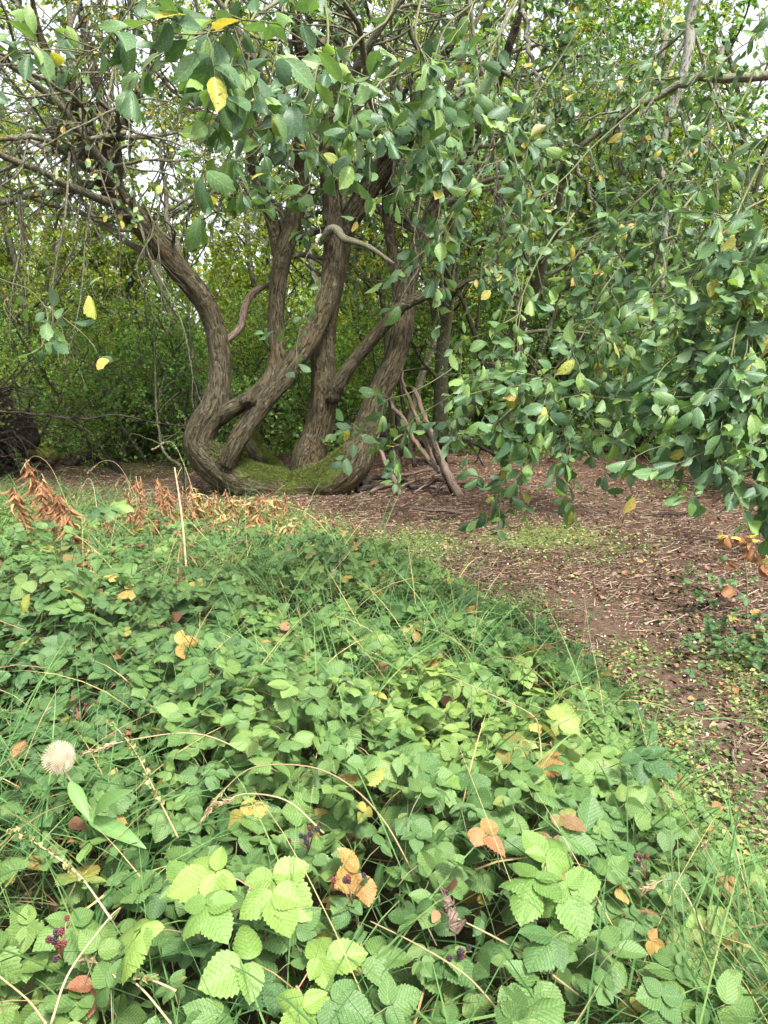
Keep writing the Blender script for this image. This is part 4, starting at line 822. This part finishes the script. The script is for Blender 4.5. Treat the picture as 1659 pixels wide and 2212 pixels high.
def thicket():
    gn, gf, gc = Geo(), Geo(), Geo()
    for zone, N, y0, y1, x0, x1 in (('near', 8200, .55, 3.4, -2.4, 2.0), ('far', 13000, 3.2, 8.2, -6.5, 1.6)):
        x = rng.uniform(x0, x1, N); y = rng.uniform(y0, y1, N); ok = inpoly(x, y, BRAM) & (np.abs(x) < .62 * y + .9)
        d = polydist(x, y, EDGE)
        grassy = vnoise(x, y, 2.3, 4.1)
        if zone == 'far': ok &= (rng.random(N) < np.where(y > 5.6, .30, np.where(grassy > .62, .4, 1.))) & (rng.random(N) < np.where(x < -1.2, .8, 1))
        else:
            ok &= (rng.random(N) < np.where(grassy > .72, .35, 1.))
            pr = (x > .55) & (y < 1.75); ok &= ~(pr & (rng.random(N) < .62))
            ok &= ~((x > .0) & (x < .5) & (y < 1.5) & (rng.random(N) < .45))
        x, y, d = x[ok], y[ok], d[ok]; n = len(x)
        lay = rng.random(n)**.45
        z = hgt(x, y) + canopy(x, y) * (.35 + .75 * lay) + .02
        pos = np.stack([x, y, z], 1)
        a = rng.uniform(0, 2 * pi, n); head = np.stack([np.cos(a), np.sin(a) - .25, -.15 + .3 * rng.standard_normal(n)], 1)
        up = nrm(V(0.05, -.18, 1) + .40 * rng.standard_normal((n, 3)))
        sz = (.030 + .052 * rng.random(n)**1.2) * np.where(d < .35, .75, 1.) * (1 if zone == 'near' else .95)
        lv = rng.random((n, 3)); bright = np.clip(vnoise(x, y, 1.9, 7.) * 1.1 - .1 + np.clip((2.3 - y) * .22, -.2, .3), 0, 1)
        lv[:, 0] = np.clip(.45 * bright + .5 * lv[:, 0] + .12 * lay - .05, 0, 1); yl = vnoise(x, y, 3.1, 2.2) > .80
        lv[:, 1] = np.where(rng.random(n) < np.where(yl, .16, .05), .35 + .5 * rng.random(n), .3 * rng.random(n))
        bramble_leaves(gn if zone == 'near' else gf, pos, up, head, sz, rng.random(n) < .35, lv, zone == 'near')
        # petioles
        e = pos - nrm(head) * .05 - V(0, 0, .05) + .01 * rng.standard_normal(pos.shape)
        tubes(gc, np.stack([pos, (pos + e) / 2 + V(0, 0, .006), e], 1), np.full((n, 3), .0011), 4, 0)
    # arching canes
    m = 240; x = rng.uniform(-4.5, 1.4, m); y = rng.uniform(.6, 7.5, m); ok = inpoly(x, y, BRAM) & (polydist(x, y, EDGE) > .55); x, y = x[ok], y[ok]; m = len(x)
    S = np.stack([x, y, hgt(x, y) + canopy(x, y) * .25], 1); a = rng.uniform(0, 2 * pi, m); D = np.stack([np.cos(a), np.sin(a), .7 + .4 * rng.random(m)], 1)
    p, r_ = grow(S, D, .6 + .9 * rng.random(m), .0020 + .0016 * rng.random(m), 14, .07, (0, 0, -.09), .5); p[:, :, 2] = np.maximum(p[:, :, 2], hgt(p[:, :, 0], p[:, :, 1]) + .01); p[:, :, 2] = np.minimum(p[:, :, 2], canopy(p[:, :, 0], p[:, :, 1]) * 1.05 + .05); tubes(gc, p, r_, 6, 1)
    m = 420; x = rng.uniform(-4.5, 1.6, m); y = rng.uniform(.7, 7.0, m); ok = inpoly(x, y, BRAM); x, y = x[ok], y[ok]; m = len(x); a = rng.uniform(0, 2 * pi, m)
    gd = Geo(); place(gd, btm, np.stack([x, y, hgt(x, y) + canopy(x, y) * (.8 + .3 * rng.random(m)) + .02], 1), np.stack([np.cos(a), np.sin(a), -.6 + .5 * rng.standard_normal(m)], 1), V(0, 0, .6) + .8 * rng.standard_normal((m, 3)), .025 + .035 * rng.random(m), rng.random((m, 3)))
    g = Geo()
    for src, mi in ((gn, 0), (gf, 0), (gd, 3), (gc, 1)):
        off = g.n; g.v += src.v; g.co += src.co; g.lv += src.lv; g.n += src.n
        g.q += [a + off for a in src.q]; g.qm += [np.full(len(a), mi, np.int32) if src is not gc else b + 1 for a, b in zip(src.q, src.qm)]
        g.t += [a + off for a in src.t]; g.tm += [b + 1 for b in src.tm]
    g.obj('bramble_undergrowth', [M_bram, M_twig, M_cane, M_rustdk], kind='stuff', label='dense green bramble leaves carpeting the near ground')
thicket()

def grass():
    g = Geo()
    def blades(x, y, L, wdt, lean, tall=.0, dry=.12):
        n = len(x); z = hgt(x, y) + .01 + tall * canopy(x, y); S = np.stack([x, y, z], 1); a = rng.uniform(0, 2 * pi, n); D = np.stack([np.cos(a) * lean, np.sin(a) * lean, np.ones(n)], 1)
        K = 8; P_ = np.zeros((n, K, 3)); P_[:, 0] = S; d = nrm(D); h = nrm(np.stack([np.cos(a), np.sin(a), np.zeros(n)], 1)); dr = rng.uniform(.03, .36, n)[:, None]
        for k in range(1, K):
            d = nrm(d + h * dr * .5 + V(0, 0, -1) * dr * (.12 + .13 * k) + .03 * rng.standard_normal((n, 3))); P_[:, k] = P_[:, k - 1] + d * (L / (K - 1))[:, None]
        P_[:, :, 2] = np.maximum(P_[:, :, 2], hgt(P_[:, :, 0], P_[:, :, 1]) + .004)
        Wd = wdt[:, None] * np.array([.7, .95, 1, 1, .95, .8, .5, .1])[None]
        lv = lvs(n, dry, .35); ribbons(g, P_, Wd, None, 0, lv)
    # among the brambles
    N = 60000; x = rng.uniform(-6.5, 1.7, N); y = .7 + 7.8 * rng.random(N)**1.2; ok = inpoly(x, y, BRAM) & (np.abs(x) < .62 * y + .9); gs_ = vnoise(x, y, 2.3, 4.1); ok &= rng.random(N) < np.where(gs_ > .6, .95, .22); dE = polydist(x, y, EDGE); ok &= (rng.random(N) < np.clip(dE / .6, .12, 1)) & (rng.random(N) < np.where(y > 5.2, .25, .62))
    x, y = x[ok], y[ok]; n = len(x); blades(x, y, .25 + .45 * rng.random(n), .0026 + .0028 * rng.random(n), .5, tall=.55, dry=.10)
    # far left sward in front of the logs
    N = 6500; x = rng.uniform(-7., -2.6, N); y = rng.uniform(5.2, 9.2, N); ok = polydist(x, y, EDGE) < 2.2; x, y = x[ok], y[ok]; n = len(x); ok = (x < -.52 * (y - 2.6) + rng.normal(0, .25, n)); x, y = x[ok], y[ok]; n = len(x); blades(x, y, .12 + .26 * rng.random(n), .003 + .003 * rng.random(n), .55, dry=.25)
    # bottom right
    N = 9000; x = rng.uniform(.1, 1.9, N); y = rng.uniform(.75, 2.6, N); dE = polydist(x, y, EDGE); ok = inpoly(x, y, BRAM) & (dE < .7) & (dE > .12) & ((y < 1.4) | (rng.random(N) < .06)); x, y = x[ok], y[ok]; n = len(x); blades(x, y, .3 + .35 * rng.random(n), .0022 + .0025 * rng.random(n), .6, tall=.35, dry=.10)
    # short turf right of the path and at the far gap
    N = 9000; x = rng.uniform(.9, 4, N); y = rng.uniform(1.8, 5, N); ok = ~inpoly(x, y, BRAM); d = x - G(1610, 1560)[0] - (y - 3.1) * .52; ok &= (d > 0) & (rng.random(N) < np.clip((d - .25) * 1.2, 0, 1) * .6); x, y = x[ok], y[ok]; n = len(x); blades(x, y, .04 + .10 * rng.random(n), .002 + .0022 * rng.random(n), .8, dry=.08)
    N = 2600; x = rng.normal(G(1400, 975)[0], .9, N); y = rng.normal(G(1400, 975)[1] + .2, .7, N); n = N; blades(x, y, .1 + .25 * rng.random(n), .005 + .004 * rng.random(n), .5, dry=.25)
    g.obj('grass', M_grass, kind='stuff', label='long arching grass blades tangled through the brambles')
grass()

def verge_brambles():
    g = Geo(); N = 400; cx, cy_ = G(1610, 1440)
    x = rng.normal(cx + .35, .36, N); y = rng.normal(cy_ + .05, .28, N); x2 = rng.normal(cx - .0, .3, 90); y2 = rng.normal(G(1500, 1290)[1], .15, 90); x = np.concatenate([x, x2]); y = np.concatenate([y, y2]); n = len(x)
    ok = x > G(1470, 1400)[0] + (y - G(1470, 1400)[1]) * .35; x, y = x[ok], y[ok]; n = len(x)
    pos = np.stack([x, y, hgt(x, y) + .02 + .16 * rng.random(n)], 1); a = rng.uniform(0, 2 * pi, n); head = np.stack([np.cos(a), np.sin(a), .1 * rng.standard_normal(n)], 1)
    lv = lvs(n, .07, .25); lv[:, 0] *= .5; bramble_leaves(g, pos, nrm(V(0, -.1, 1) + .4 * rng.standard_normal((n, 3))), head, .028 + .026 * rng.random(n), rng.random(n) < .3, lv, False)
    g.obj('verge_undergrowth', M_bram, kind='stuff', label='low bramble and ivy leaves creeping on the right verge of the path')
verge_brambles()

# ------------------------------------------------------------------ single plants that stand out
def shoot(label, x, y, Y, n_, size, mat, yel=.0, spread=.09, group='bramble shoots that stand out'):
    c = P(x, y, Y); b = V(c[0] + .05, c[1] + .08, float(hgt(c[0], c[1]))); t = thing('bramble_shoot', label, 'bramble', b, group)
    g = Geo(); cc = catmull([b, (b + c) / 2 + V(.03, .02, .02), c - V(0, 0, .02)], 12); tubes(g, cc, np.linspace(.004, .0025, 12), 7); 
    a = rng.uniform(0, 2 * pi) + np.arange(n_) * 2.2; pos = c + np.stack([np.cos(a), np.sin(a), np.zeros(n_)], 1) * spread * (.3 + .8 * rng.random(n_))[:, None] + V(0, 0, 1) * .02 * rng.standard_normal(n_)[:, None]
    tubes(g, np.stack([np.repeat(c[None] - V(0, 0, .03), n_, 0), (pos + c) / 2 - V(0, 0, .008), pos], 1), np.full((n_, 3), .0013), 5); g.obj('cane', M_cane, t)
    for i in range(n_):
        g = Geo(); lv = rng.random((1, 3)); lv[:, 1] = yel * (.6 + .6 * rng.random()) if yel else .1
        bramble_leaves(g, pos[i:i + 1], nrm(V(0, -.35, 1)[None] + .18 * rng.standard_normal((1, 3))), (pos[i] - c)[None] + V(0, -.05, 0), np.array([size * (.85 + .3 * rng.random())]), np.array([rng.random() < .5]), lv, True)
        g.obj('leaf', mat, t)
shoot('bright lime green bramble shoot, the palest of all, in the lower right', 1190, 1900, 1.30, 3, .082, M_bramlime)
shoot('lime bramble shoot with broad leaves just left of the bottom middle', 560, 1900, 1.28, 3, .085, M_bramlime)
shoot('lime green bramble shoot at the bottom edge beside the straw ends', 640, 2110, 1.12, 3, .08, M_bramlime)
shoot('reddening yellow bramble leaves above the tallest grass in the bottom right corner', 1500, 1985, 1.45, 2, .075, M_bramrust, .42)
shoot('rust blotched yellow bramble leaves in the very middle of the thicket', 850, 1565, 2.15, 3, .08, M_bramrust, .38)
shoot('pink edged pale bramble leaves just above the brightest lime shoot', 1190, 1790, 1.55, 2, .065, M_bramrust, .5, .05)
shoot('brown withering bramble leaf on the left, behind the arching straws', 440, 1540, 2.25, 2, .085, M_bramrust, .55)
shoot('orange spotted bramble leaf at the path side of the thicket', 1190, 1590, 2.05, 2, .075, M_bramrust, .5)
shoot('broad green bramble shoot close to the path, with the largest leaves there', 1310, 1640, 1.9, 3, .085, M_bram)
shoot('lime bramble shoot right of the reddening leaves', 1600, 2010, 1.45, 2, .07, M_bramlime)
shoot('tall green bramble shoot on the left by the withered willowherb', 95, 1245, 3.2, 3, .095, M_bram)
shoot('green bramble shoot standing up between two withered willowherb clumps', 240, 1095, 5.2, 3, .12, M_bram)
shoot('lime bramble shoot in the middle of the view below the rust blotched one', 1000, 1760, 1.6, 3, .072, M_bramlime)
shoot('lime bramble shoot beneath the teasel leaves', 420, 1990, 1.2, 3, .07, M_bramlime)

def berries(label, x, y, Y, n_, red=.25):
    c = P(x, y, Y); t = thing('blackberry_cluster', label, 'berries', c - V(0, 0, .05), 'blackberry clusters in the thicket')
    g = Geo(); tips = c + rng.standard_normal((n_, 3)) * [.017, .014, .012]
    tubes(g, np.stack([np.repeat((c - V(0, 0, .05))[None], n_, 0), (tips + c) / 2 - V(0, 0, .015), tips], 1), np.full((n_, 3), .0011), 5); g.obj('stalk', M_cane, t)
    th = np.linspace(0, pi, 6)[1:-1]; ph = np.arange(8) * pi / 4
    sv = np.vstack([[[0, 0, 1]], np.array([[sin(a) * cos(b), sin(a) * sin(b), cos(a)] for a in th for b in ph]), [[0, 0, -1]]])
    sq = [[1 + r * 8 + k, 1 + r * 8 + (k + 1) % 8, 9 + r * 8 + (k + 1) % 8, 9 + r * 8 + k] for r in range(3) for k in range(8)]; stt = [[0, 1 + (k + 1) % 8, 1 + k] for k in range(8)] + [[33, 25 + k, 25 + (k + 1) % 8] for k in range(8)]
    for i in range(n_):
        g = Geo(); R = .0044 + .0018 * rng.random(); m = 22; k = np.arange(m) + .5; pt = np.arccos(1 - 2 * k / m); pa = pi * (1 + 5**.5) * k
        dr = np.stack([np.sin(pt) * np.cos(pa), np.sin(pt) * np.sin(pa), np.cos(pt)], 1)
        vv = tips[i] + dr[:, None, :] * R * .8 * [1, 1, 1.25] + sv[None] * R * .36; o = (np.arange(m) * 34)[:, None, None]
        g.add(vv, (np.array(sq)[None] + o).reshape(-1, 4), (np.array(stt)[None] + o).reshape(-1, 3), vv, np.full((m * 34, 3), rng.random())); g.obj('berry', M_berryred if rng.random() < red else M_berry, t)
berries('cluster of ripe black berries left of the middle, beside a bent straw', 665, 1795, 1.42, 8)
berries('black and red berries low on the left among dark leaves', 130, 2020, 1.15, 9, .4)
berries('few dark berries at the bottom right of the middle beside the split wood', 985, 2060, 1.2, 5)
berries('dark shrivelled berries below the straws right of the middle', 760, 1905, 1.28, 5, .5)
berries('small dark berries by the reddening leaves on the right', 1400, 1860, 1.55, 6, .4)
berries('small berries far up the left side under the pale broad leaves', 170, 1530, 2.2, 7, .4)

def withered(label, x, y, Y, h, n_, kind='rust', lean=(0, 0), group='withered willowherb plants', sz=.085):
    tip = P(x, y, Y); b = V(tip[0] - lean[0], tip[1] - lean[1], float(hgt(tip[0], tip[1]))); tip = V(tip[0], tip[1], max(tip[2], .25))
    t = thing('withered_willowherb', label, 'dead plant', b, group); g = Geo()
    mid = (b + tip) / 2 + V(.02, 0, .03) + rng.normal(0, .01, 3); c = catmull([b, mid, tip], 14); tubes(g, c, np.linspace(.0045, .002, 14), 6); g.obj('stem', M_straw, t)
    S, T = leaves_on(c[None], n_, 1 - h, 1.0); a = rng.uniform(0, 2 * pi, n_); spr = .28 if tip[1] > 5.7 else .5; D = np.stack([np.cos(a) * spr, np.sin(a) * spr, -.8 + .35 * rng.standard_normal(n_)], 1)
    n_ = int(n_ * 1.0); tp = [(lambda L_: (L_[0] * [1.35, 1, 1], L_[1], L_[2]))(leaf_tpl(7, 2, 'lance', bend=bd, fold=.8, twist=tw, serr=0, curl=0)) for bd, tw in ((1.3, 1.5), (-1.1, 2.2), (.8, -2.5), (1.8, -.8))]
    g = Geo(); lv = rng.random((n_, 3)); place(g, tp, S, D, np.stack([np.cos(a), np.sin(a), .5 * np.ones(n_)], 1), sz * .92 * (.6 + .7 * rng.random(n_)), lv, 0)
    if kind == 'mix': m = max(3, n_ // 3); S, T = leaves_on(c[None], m, .5, 1.); a = rng.uniform(0, 2 * pi, m); l2 = rng.random((m, 3)); l2[:, 1] = .85; l2[:, 0] = 1; place(g, tp, S, np.stack([np.cos(a), np.sin(a), -.1 + .4 * rng.standard_normal(m)], 1), np.tile(V(0, 0, 1), (m, 1)), sz * (.8 + .5 * rng.random(m)), l2, 1)
    g.obj('foliage', [M_rust, M_grass], t)
WH = [(55, 1000, 5.2, .95, 60, 'tallest pale orange withered plant at the left edge, drooping to the right', (-.25, 0)), (90, 1030, 5.0, .9, 52, 'pale orange withered plant just right of the tallest one', (-.2, 0)), (125, 1075, 4.7, .9, 46, 'bent orange withered plant overhanging the brambles on the left', (-.15, 0)), (150, 1100, 4.6, .8, 30, 'short curled withered plant right of the drooping group', (0, 0)), (30, 1060, 4.9, .9, 44, 'orange withered plant hugging the left edge below the tallest', (-.1, 0)),
      (275, 1085, 6.2, .9, 44, 'rusty withered plant on the near side of the bent sapling', (0, 0)), (345, 1050, 6.6, .9, 52, 'tall rusty withered plant left of the tall straw stem', (0, 0)), (362, 1062, 6.5, .9, 44, 'rusty withered plant touching the tall straw stem', (0, 0)), (425, 1075, 6.6, .9, 48, 'rusty withered plant with one yellow leaf at its top', (0, 0)), (300, 1100, 6.0, .85, 36, 'short rusty withered plant between two taller ones', (0, 0)),
      (455, 1082, 6.35, .8, 24, 'small withered plant first right of the yellow topped one', (0, 0)), (500, 1085, 6.35, .8, 26, 'yellowing withered plant before the hollow under the willow', (0, 0)), (540, 1088, 6.35, .8, 26, 'yellow green and orange withered plant before the mossy base', (0, 0)), (590, 1085, 6.35, .8, 32, 'upright tan withered plant straight in front of the mossy base', (0, 0)), (480, 1115, 5.9, .8, 24, 'low withered plant in the second row behind the brambles', (0, 0)),
      (765, 1190, 5.6, .9, 22, 'lone dark rust withered spike right of the long arching straw', (0, 0)), (190, 1200, 4.1, .8, 26, 'yellow and brown withered plant among brambles on the left', (0, 0)), (395, 1170, 4.6, .9, 34, 'withered plant wrapped around the lower tall straw stem', (0, 0)), (405, 1230, 4.2, .9, 30, 'brown hanging leaves at the foot of the tall straw stem', (0, 0)), (620, 1140, 5.8, .8, 22, 'orange withered tuft where bramble meets litter', (0, 0)), (235, 1120, 5.6, .8, 22, 'small rusty withered plant beside the standing bramble shoot', (0, 0)), (560, 1120, 5.9, .8, 26, 'pale orange withered plant behind the long arching straw', (0, 0))]
for x, y, Y, h, n_, lb, ln in WH: withered(lb, x, y - 8, Y, h, int(n_ * 2.6), 'mix' if 440 < x < 640 or x == 190 or x == 425 else 'rust', ln, sz=.07 if Y > 5.5 else .085)

for k in range(16):
    x = 262 + 24 * k + rng.normal(0, 8); withered('thin rusty withered spike in the crowded row before the willow', x, 1044 + .09 * (x - 260) + rng.normal(0, 12), 6.3 + .3 * rng.random(), .9, 56, group='thin rusty spikes in the crowded row', sz=.06)
def withered_low():
    g = Geo(); N = 4200; cs = np.array([on(x, y) for x, y in [(280, 1150), (330, 1160), (380, 1165), (440, 1160), (500, 1170), (550, 1175), (600, 1185), (470, 1140), (520, 1145), (580, 1150), (640, 1190), (100, 1190), (60, 1160), (160, 1200), (690, 1200)]])
    k = rng.integers(0, len(cs), N); x = cs[k, 0] + .13 * rng.standard_normal(N); y = cs[k, 1] + .2 * rng.standard_normal(N); z = hgt(x, y) + .03 + .25 * rng.random(N)
    tp = [leaf_tpl(6, 2, 'lance', bend=bd, fold=.7, twist=tw, serr=0) for bd, tw in ((1.2, 1.2), (-1., 2.), (.8, -2.2))]
    a = rng.uniform(0, 2 * pi, N); pos = np.stack([x, y, z], 1); D = np.stack([np.cos(a), np.sin(a), -1.0 + .6 * rng.standard_normal(N)], 1); lv = rng.random((N, 3)) * [.75, 1, 1]; gr = rng.random(N) < .5; l2 = lvs(N, .15, .4)
    place(g, tp, pos[~gr], D[~gr], V(0, 0, 1) + .6 * rng.standard_normal((int((~gr).sum()), 3)), .04 + .04 * rng.random(int((~gr).sum())), lv[~gr], 0)
    place(g, tp, pos[gr], D[gr] + V(0, 0, .7), V(0, 0, 1) + .6 * rng.standard_normal((int(gr.sum()), 3)), .04 + .05 * rng.random(int(gr.sum())), l2[gr], 1)
    g.obj('withered_undergrowth', [M_rust, M_weed], kind='stuff', label='low mix of orange withered and yellow green leaves before the willow')
withered_low()
def straw(label, pts, r=.0018, head=True, group='dry grass stalks arching over the thicket', name='dry_grass_stalk'):
    c = catmull([P(*p) for p in pts], 30); g = Geo(); tubes(g, c, np.linspace(r * 1.2, r * .7, 30), 6)
    t = thing(name, label, 'grass stalk', c[0], group); g.obj('stalk', M_straw, t)
    if head:
        g = Geo(); S, T = leaves_on(c[None], 46, .80, 1.0); a = rng.standard_normal(S.shape); tp = [leaf_tpl(3, 2, 'lance', bend=.2, fold=1.5, serr=0)]
        place(g, tp, S, T + .32 * a, rng.standard_normal(S.shape), np.full(len(S), .017 if pts[0][2] < 3 else .022), rng.random((len(S), 3))); g.obj('seed_head', M_straw, t)
straw('long pale straw arching from the middle of the thicket to the bottom middle', [(930, 1960, 1.35), (820, 1760, 1.5), (700, 1665, 1.6), (560, 1655, 1.65), (490, 1700, 1.65), (430, 1780, 1.6)])
straw('low arching straw with a feathery head right of the teasel leaves', [(700, 1800, 1.5), (620, 1730, 1.55), (530, 1715, 1.6), (480, 1735, 1.6)])
straw('straight tan straw pointing left across the thicket above the teasel', [(640, 1690, 1.75), (450, 1590, 1.85), (300, 1595, 1.85), (190, 1625, 1.8)])
straw('curved white straw low at the left, in front of the black berries', [(110, 2212, 1.0), (150, 2100, 1.05), (230, 1990, 1.15), (260, 1960, 1.2)], head=False)
straw('thick pale seed spike lying over the bottom edge left of the middle', [(370, 2212, 1.05), (300, 2130, 1.1), (230, 2090, 1.15), (185, 2070, 1.18)])
straw('tan straw leaning over the bottom left corner', [(100, 2212, 1.0), (60, 2160, 1.05), (0, 2110, 1.1), (-60, 2060, 1.1)], head=False)
straw('long straw rising from the middle towards the willow base', [(850, 1340, 3.9), (770, 1250, 4.4), (700, 1190, 4.8), (655, 1165, 5.0)])
straw('bent straw with a sharp elbow near the path side of the thicket', [(1170, 1640, 1.95), (1165, 1590, 2.0), (1150, 1545, 2.0), (1060, 1500, 2.1), (970, 1460, 2.2)], head=False)
straw('thin upright straw standing against the bare path', [(1310, 1580, 2.6), (1290, 1450, 2.8), (1275, 1380, 2.9), (1262, 1290, 3.0)], r=.0012, head=False)
straw('drooping white seed head near the right side above the reddening leaves', [(1560, 2100, 1.35), (1480, 1930, 1.45), (1440, 1900, 1.5), (1390, 1925, 1.5)])
straw('hooked straw with a pale head close to the right edge of the thicket', [(1620, 1960, 1.6), (1580, 1810, 1.75), (1545, 1790, 1.8), (1510, 1850, 1.8)])
straw('long straw slanting down to the lower right corner', [(1659, 2100, 1.35), (1560, 1900, 1.6), (1480, 1760, 1.8), (1430, 1690, 1.95)], r=.0012)
straw('two metre tan straw crossing the bottom right tangle of grass', [(1100, 2212, 1.1), (1010, 2110, 1.15), (900, 2040, 1.2), (800, 1990, 1.25)], head=False)
straw('straw across the lower middle, ending by the split wood', [(1250, 2150, 1.15), (1130, 2060, 1.2), (1000, 1990, 1.25), (900, 1950, 1.3)], head=False)
straw('faint tan straw crossing the bright leaves on the left', [(560, 1480, 2.5), (420, 1400, 2.8), (300, 1330, 3.1), (215, 1290, 3.3)], head=False)
straw('straw with elbow above the leaning blades in the middle distance', [(920, 1460, 2.7), (830, 1400, 3.0), (740, 1370, 3.2), (680, 1385, 3.2)], head=False)
straw('nodding grass head first left of the arched dark log', [(150, 1100, 6.6), (110, 1010, 7.0), (75, 985, 7.1), (50, 1010, 7.1)])
straw('tallest nodding grass stalk in front of the thin sapling', [(425, 1090, 6.6), (400, 1010, 7.0), (370, 955, 7.1), (330, 970, 7.1)])
straw('fine grass stalk nodding over the arched dark log', [(300, 1085, 6.7), (260, 1010, 7.0), (225, 995, 7.0), (190, 1020, 7.0)])
straw('short nodding grass head between log and rusty plants', [(290, 1090, 6.4), (275, 1040, 6.6), (262, 1030, 6.6), (250, 1050, 6.6)])
straw('short nodding grass head beside the tallest withered plant', [(210, 1100, 6.2), (200, 1045, 6.4), (188, 1035, 6.4), (175, 1060, 6.4)])
# the tall bare stem
c = catmull([P(405, 1270, 4.1), P(398, 1170, 4.3), P(388, 1080, 4.5), P(377, 1010, 4.6)], 24); g = Geo(); tubes(g, c, np.linspace(.007, .0045, 24), 8); c2 = catmull([c[-4], c[-3] + V(.02, 0, .02), c[-1] + V(.045, 0, .0)], 6); tubes(g, c2, np.full(6, .0025), 6)
g.obj('dead_hogweed', M_straw, label='tall straight pale dead stalk standing in front of the left willow stem', cat='dead plant', loc=c[0])

def teasel():
    h = P(127, 1638, 1.62); b = V(h[0] + .14, h[1] + .02, float(hgt(h[0], h[1])))
    t = thing('teasel', 'pale spiny round teasel head on a green stem above the left thicket', 'teasel', b)
    g = Geo(); c = catmull([b, V(h[0] + .13, h[1], .35), V(h[0] + .075, h[1] - .01, h[2] - .14), h - V(0, 0, .018)], 20); tubes(g, c, np.linspace(.0045, .0028, 20), 8); g.obj('stem', M_twig, t)
    g = Geo(); R = .023; n = 20; m = 14; th = np.linspace(0, pi, m)[:, None]; ph = (np.arange(n) * 2 * pi / n)[None]
    v = h + np.stack([R * np.sin(th) * np.cos(ph), R * np.sin(th) * np.sin(ph), R * 1.1 * np.cos(th) + 0 * ph], -1); i = np.arange(m - 1)[:, None] * n + np.arange(n)[None]; j = np.arange(m - 1)[:, None] * n + (np.arange(n)[None] + 1) % n
    g.add(v.reshape(-1, 3), np.stack([i, j, j + n, i + n], -1).reshape(-1, 4), None, v.reshape(-1, 3) * 5, np.full((v.size // 3, 3), .1))
    k = np.arange(520) + .5; pt = np.arccos(1 - 2 * k / 520); pa = pi * (1 + 5**.5) * k; dr = np.stack([np.sin(pt) * np.cos(pa), np.sin(pt) * np.sin(pa), np.cos(pt)], 1)
    S = h + dr * R * [1, 1, 1.1]; tubes(g, np.stack([S, S + dr * .008, S + dr * .016 + V(0, 0, .002)], 1), np.tile(np.array([.0007, .0005, .0002]), (520, 1)), 3, 0, lvx=.6 + .4 * rng.random(520)); g.obj('seed_head', M_teasel, t)
    g = Geo()
    for a in np.arange(7) * 2 * pi / 7 + .3:
        d = V(cos(a), sin(a), 0); p = catmull([h - V(0, 0, .022), h + d * .03 - V(0, 0, .02), h + d * .055 + V(0, 0, .012)], 8); tubes(g, p, np.linspace(.0013, .0004, 8), 4)
    g.obj('bract', M_straw, t)
    for (x0, y0, x1, y1, z_) in ((150, 1690, 190, 1760, .0), (190, 1770, 305, 1815, 0), (205, 1765, 255, 1700, 0.)):
        a = P(x0, y0, 1.55); e = P(x1, y1, 1.48); g = Geo(); v, q, co = leaf_tpl(10, 2, 'lance', bend=.35, fold=.7, serr=0); L = np.linalg.norm(e - a); lv = np.array([[.75, .1, .5]]); place(g, [(v * [1.1, 1, 1], q, co)], a[None], (e - a)[None], V(.2, -.6, 1)[None], np.array([L]), lv); g.obj('leaf', M_grass, t)
teasel()

def sapling_dead():
    b = on(1612, 1345); tip = P(1600, 1165, b[1]); t = thing('withered_sapling', 'small sapling with large curled brown leaves standing on the right verge', 'sapling', b)
    g = Geo(); c = catmull([b, (b + tip) / 2 + V(.02, 0, 0), tip], 14); tubes(g, c, np.linspace(.006, .003, 14), 7); p, r_ = grow(*kids(c[None], np.full((1, 14), .004), 9, .3, 1, .9, .3, .5), 7, .12, (0, 0, .02), .4); tubes(g, p, np.maximum(r_, .0012), 5); g.obj('stem', M_twig, t)
    tp = [leaf_tpl(8, 4, 'ovate', bend=bd, fold=.6, twist=tw, serr=.1, curl=1.) for bd, tw in ((1.2, .6), (-.8, 1.), (.8, -1.2))]
    g = Geo(); S, T = leaves_on(p, 2, .6, 1); n = len(S); lv = rng.random((n, 3)); place(g, tp, S, V(0, 0, -.8) + .5 * rng.standard_normal((n, 3)), rng.standard_normal((n, 3)), .06 + .05 * rng.random(n), lv, 0)
    S, T = leaves_on(p, 1, .8, 1); n = len(S); l2 = lvs(n, .8, .5); place(g, tp, S, T, rng.standard_normal((n, 3)) + V(0, 0, 1), .05 + .03 * rng.random(n), l2, 1); g.obj('foliage', [M_rust, M_will], t)
sapling_dead()
# split piece of wood and a dock seed spike near the bottom
pole('split_wood', 'pale split piece of wood poking out of the grass at the bottom', 'wood', [(985, 2010, 1.2), (968, 1960, 1.25), (958, 1925, 1.28)], 20, M_dead, lump=.1)
def spike(label, pts, name='seed_spike'):
    c = catmull([P(*p) for p in pts], 24); t = thing(name, label, 'seed spike', c[0], 'green burr covered seed spikes'); g = Geo(); tubes(g, c, np.linspace(.0022, .0012, 24), 6); g.obj('stalk', M_straw, t)
    g = Geo(); S, T = leaves_on(c[None], 70, .25, 1.); place(g, [leaf_tpl(4, 2, 'round', bend=.4, fold=1.2, serr=0)], S, T * .4 + nrm(rng.standard_normal(S.shape)), rng.standard_normal(S.shape), .008 + .005 * rng.random(len(S)), lvs(len(S), .3, .5)); g.obj('seed_head', M_grass, t)
spike('leaning green seed spike right of the teasel head', [(385, 1810, 1.45), (340, 1720, 1.5), (290, 1620, 1.6), (235, 1555, 1.7)])
spike('green seed spike slanting up to the left edge under the teasel', [(240, 1985, 1.2), (170, 1890, 1.3), (90, 1830, 1.35), (20, 1790, 1.4)])
spike('short pale seed spike lying low near the bottom left', [(380, 2140, 1.05), (330, 2118, 1.08), (290, 2112, 1.1), (255, 2100, 1.1)])
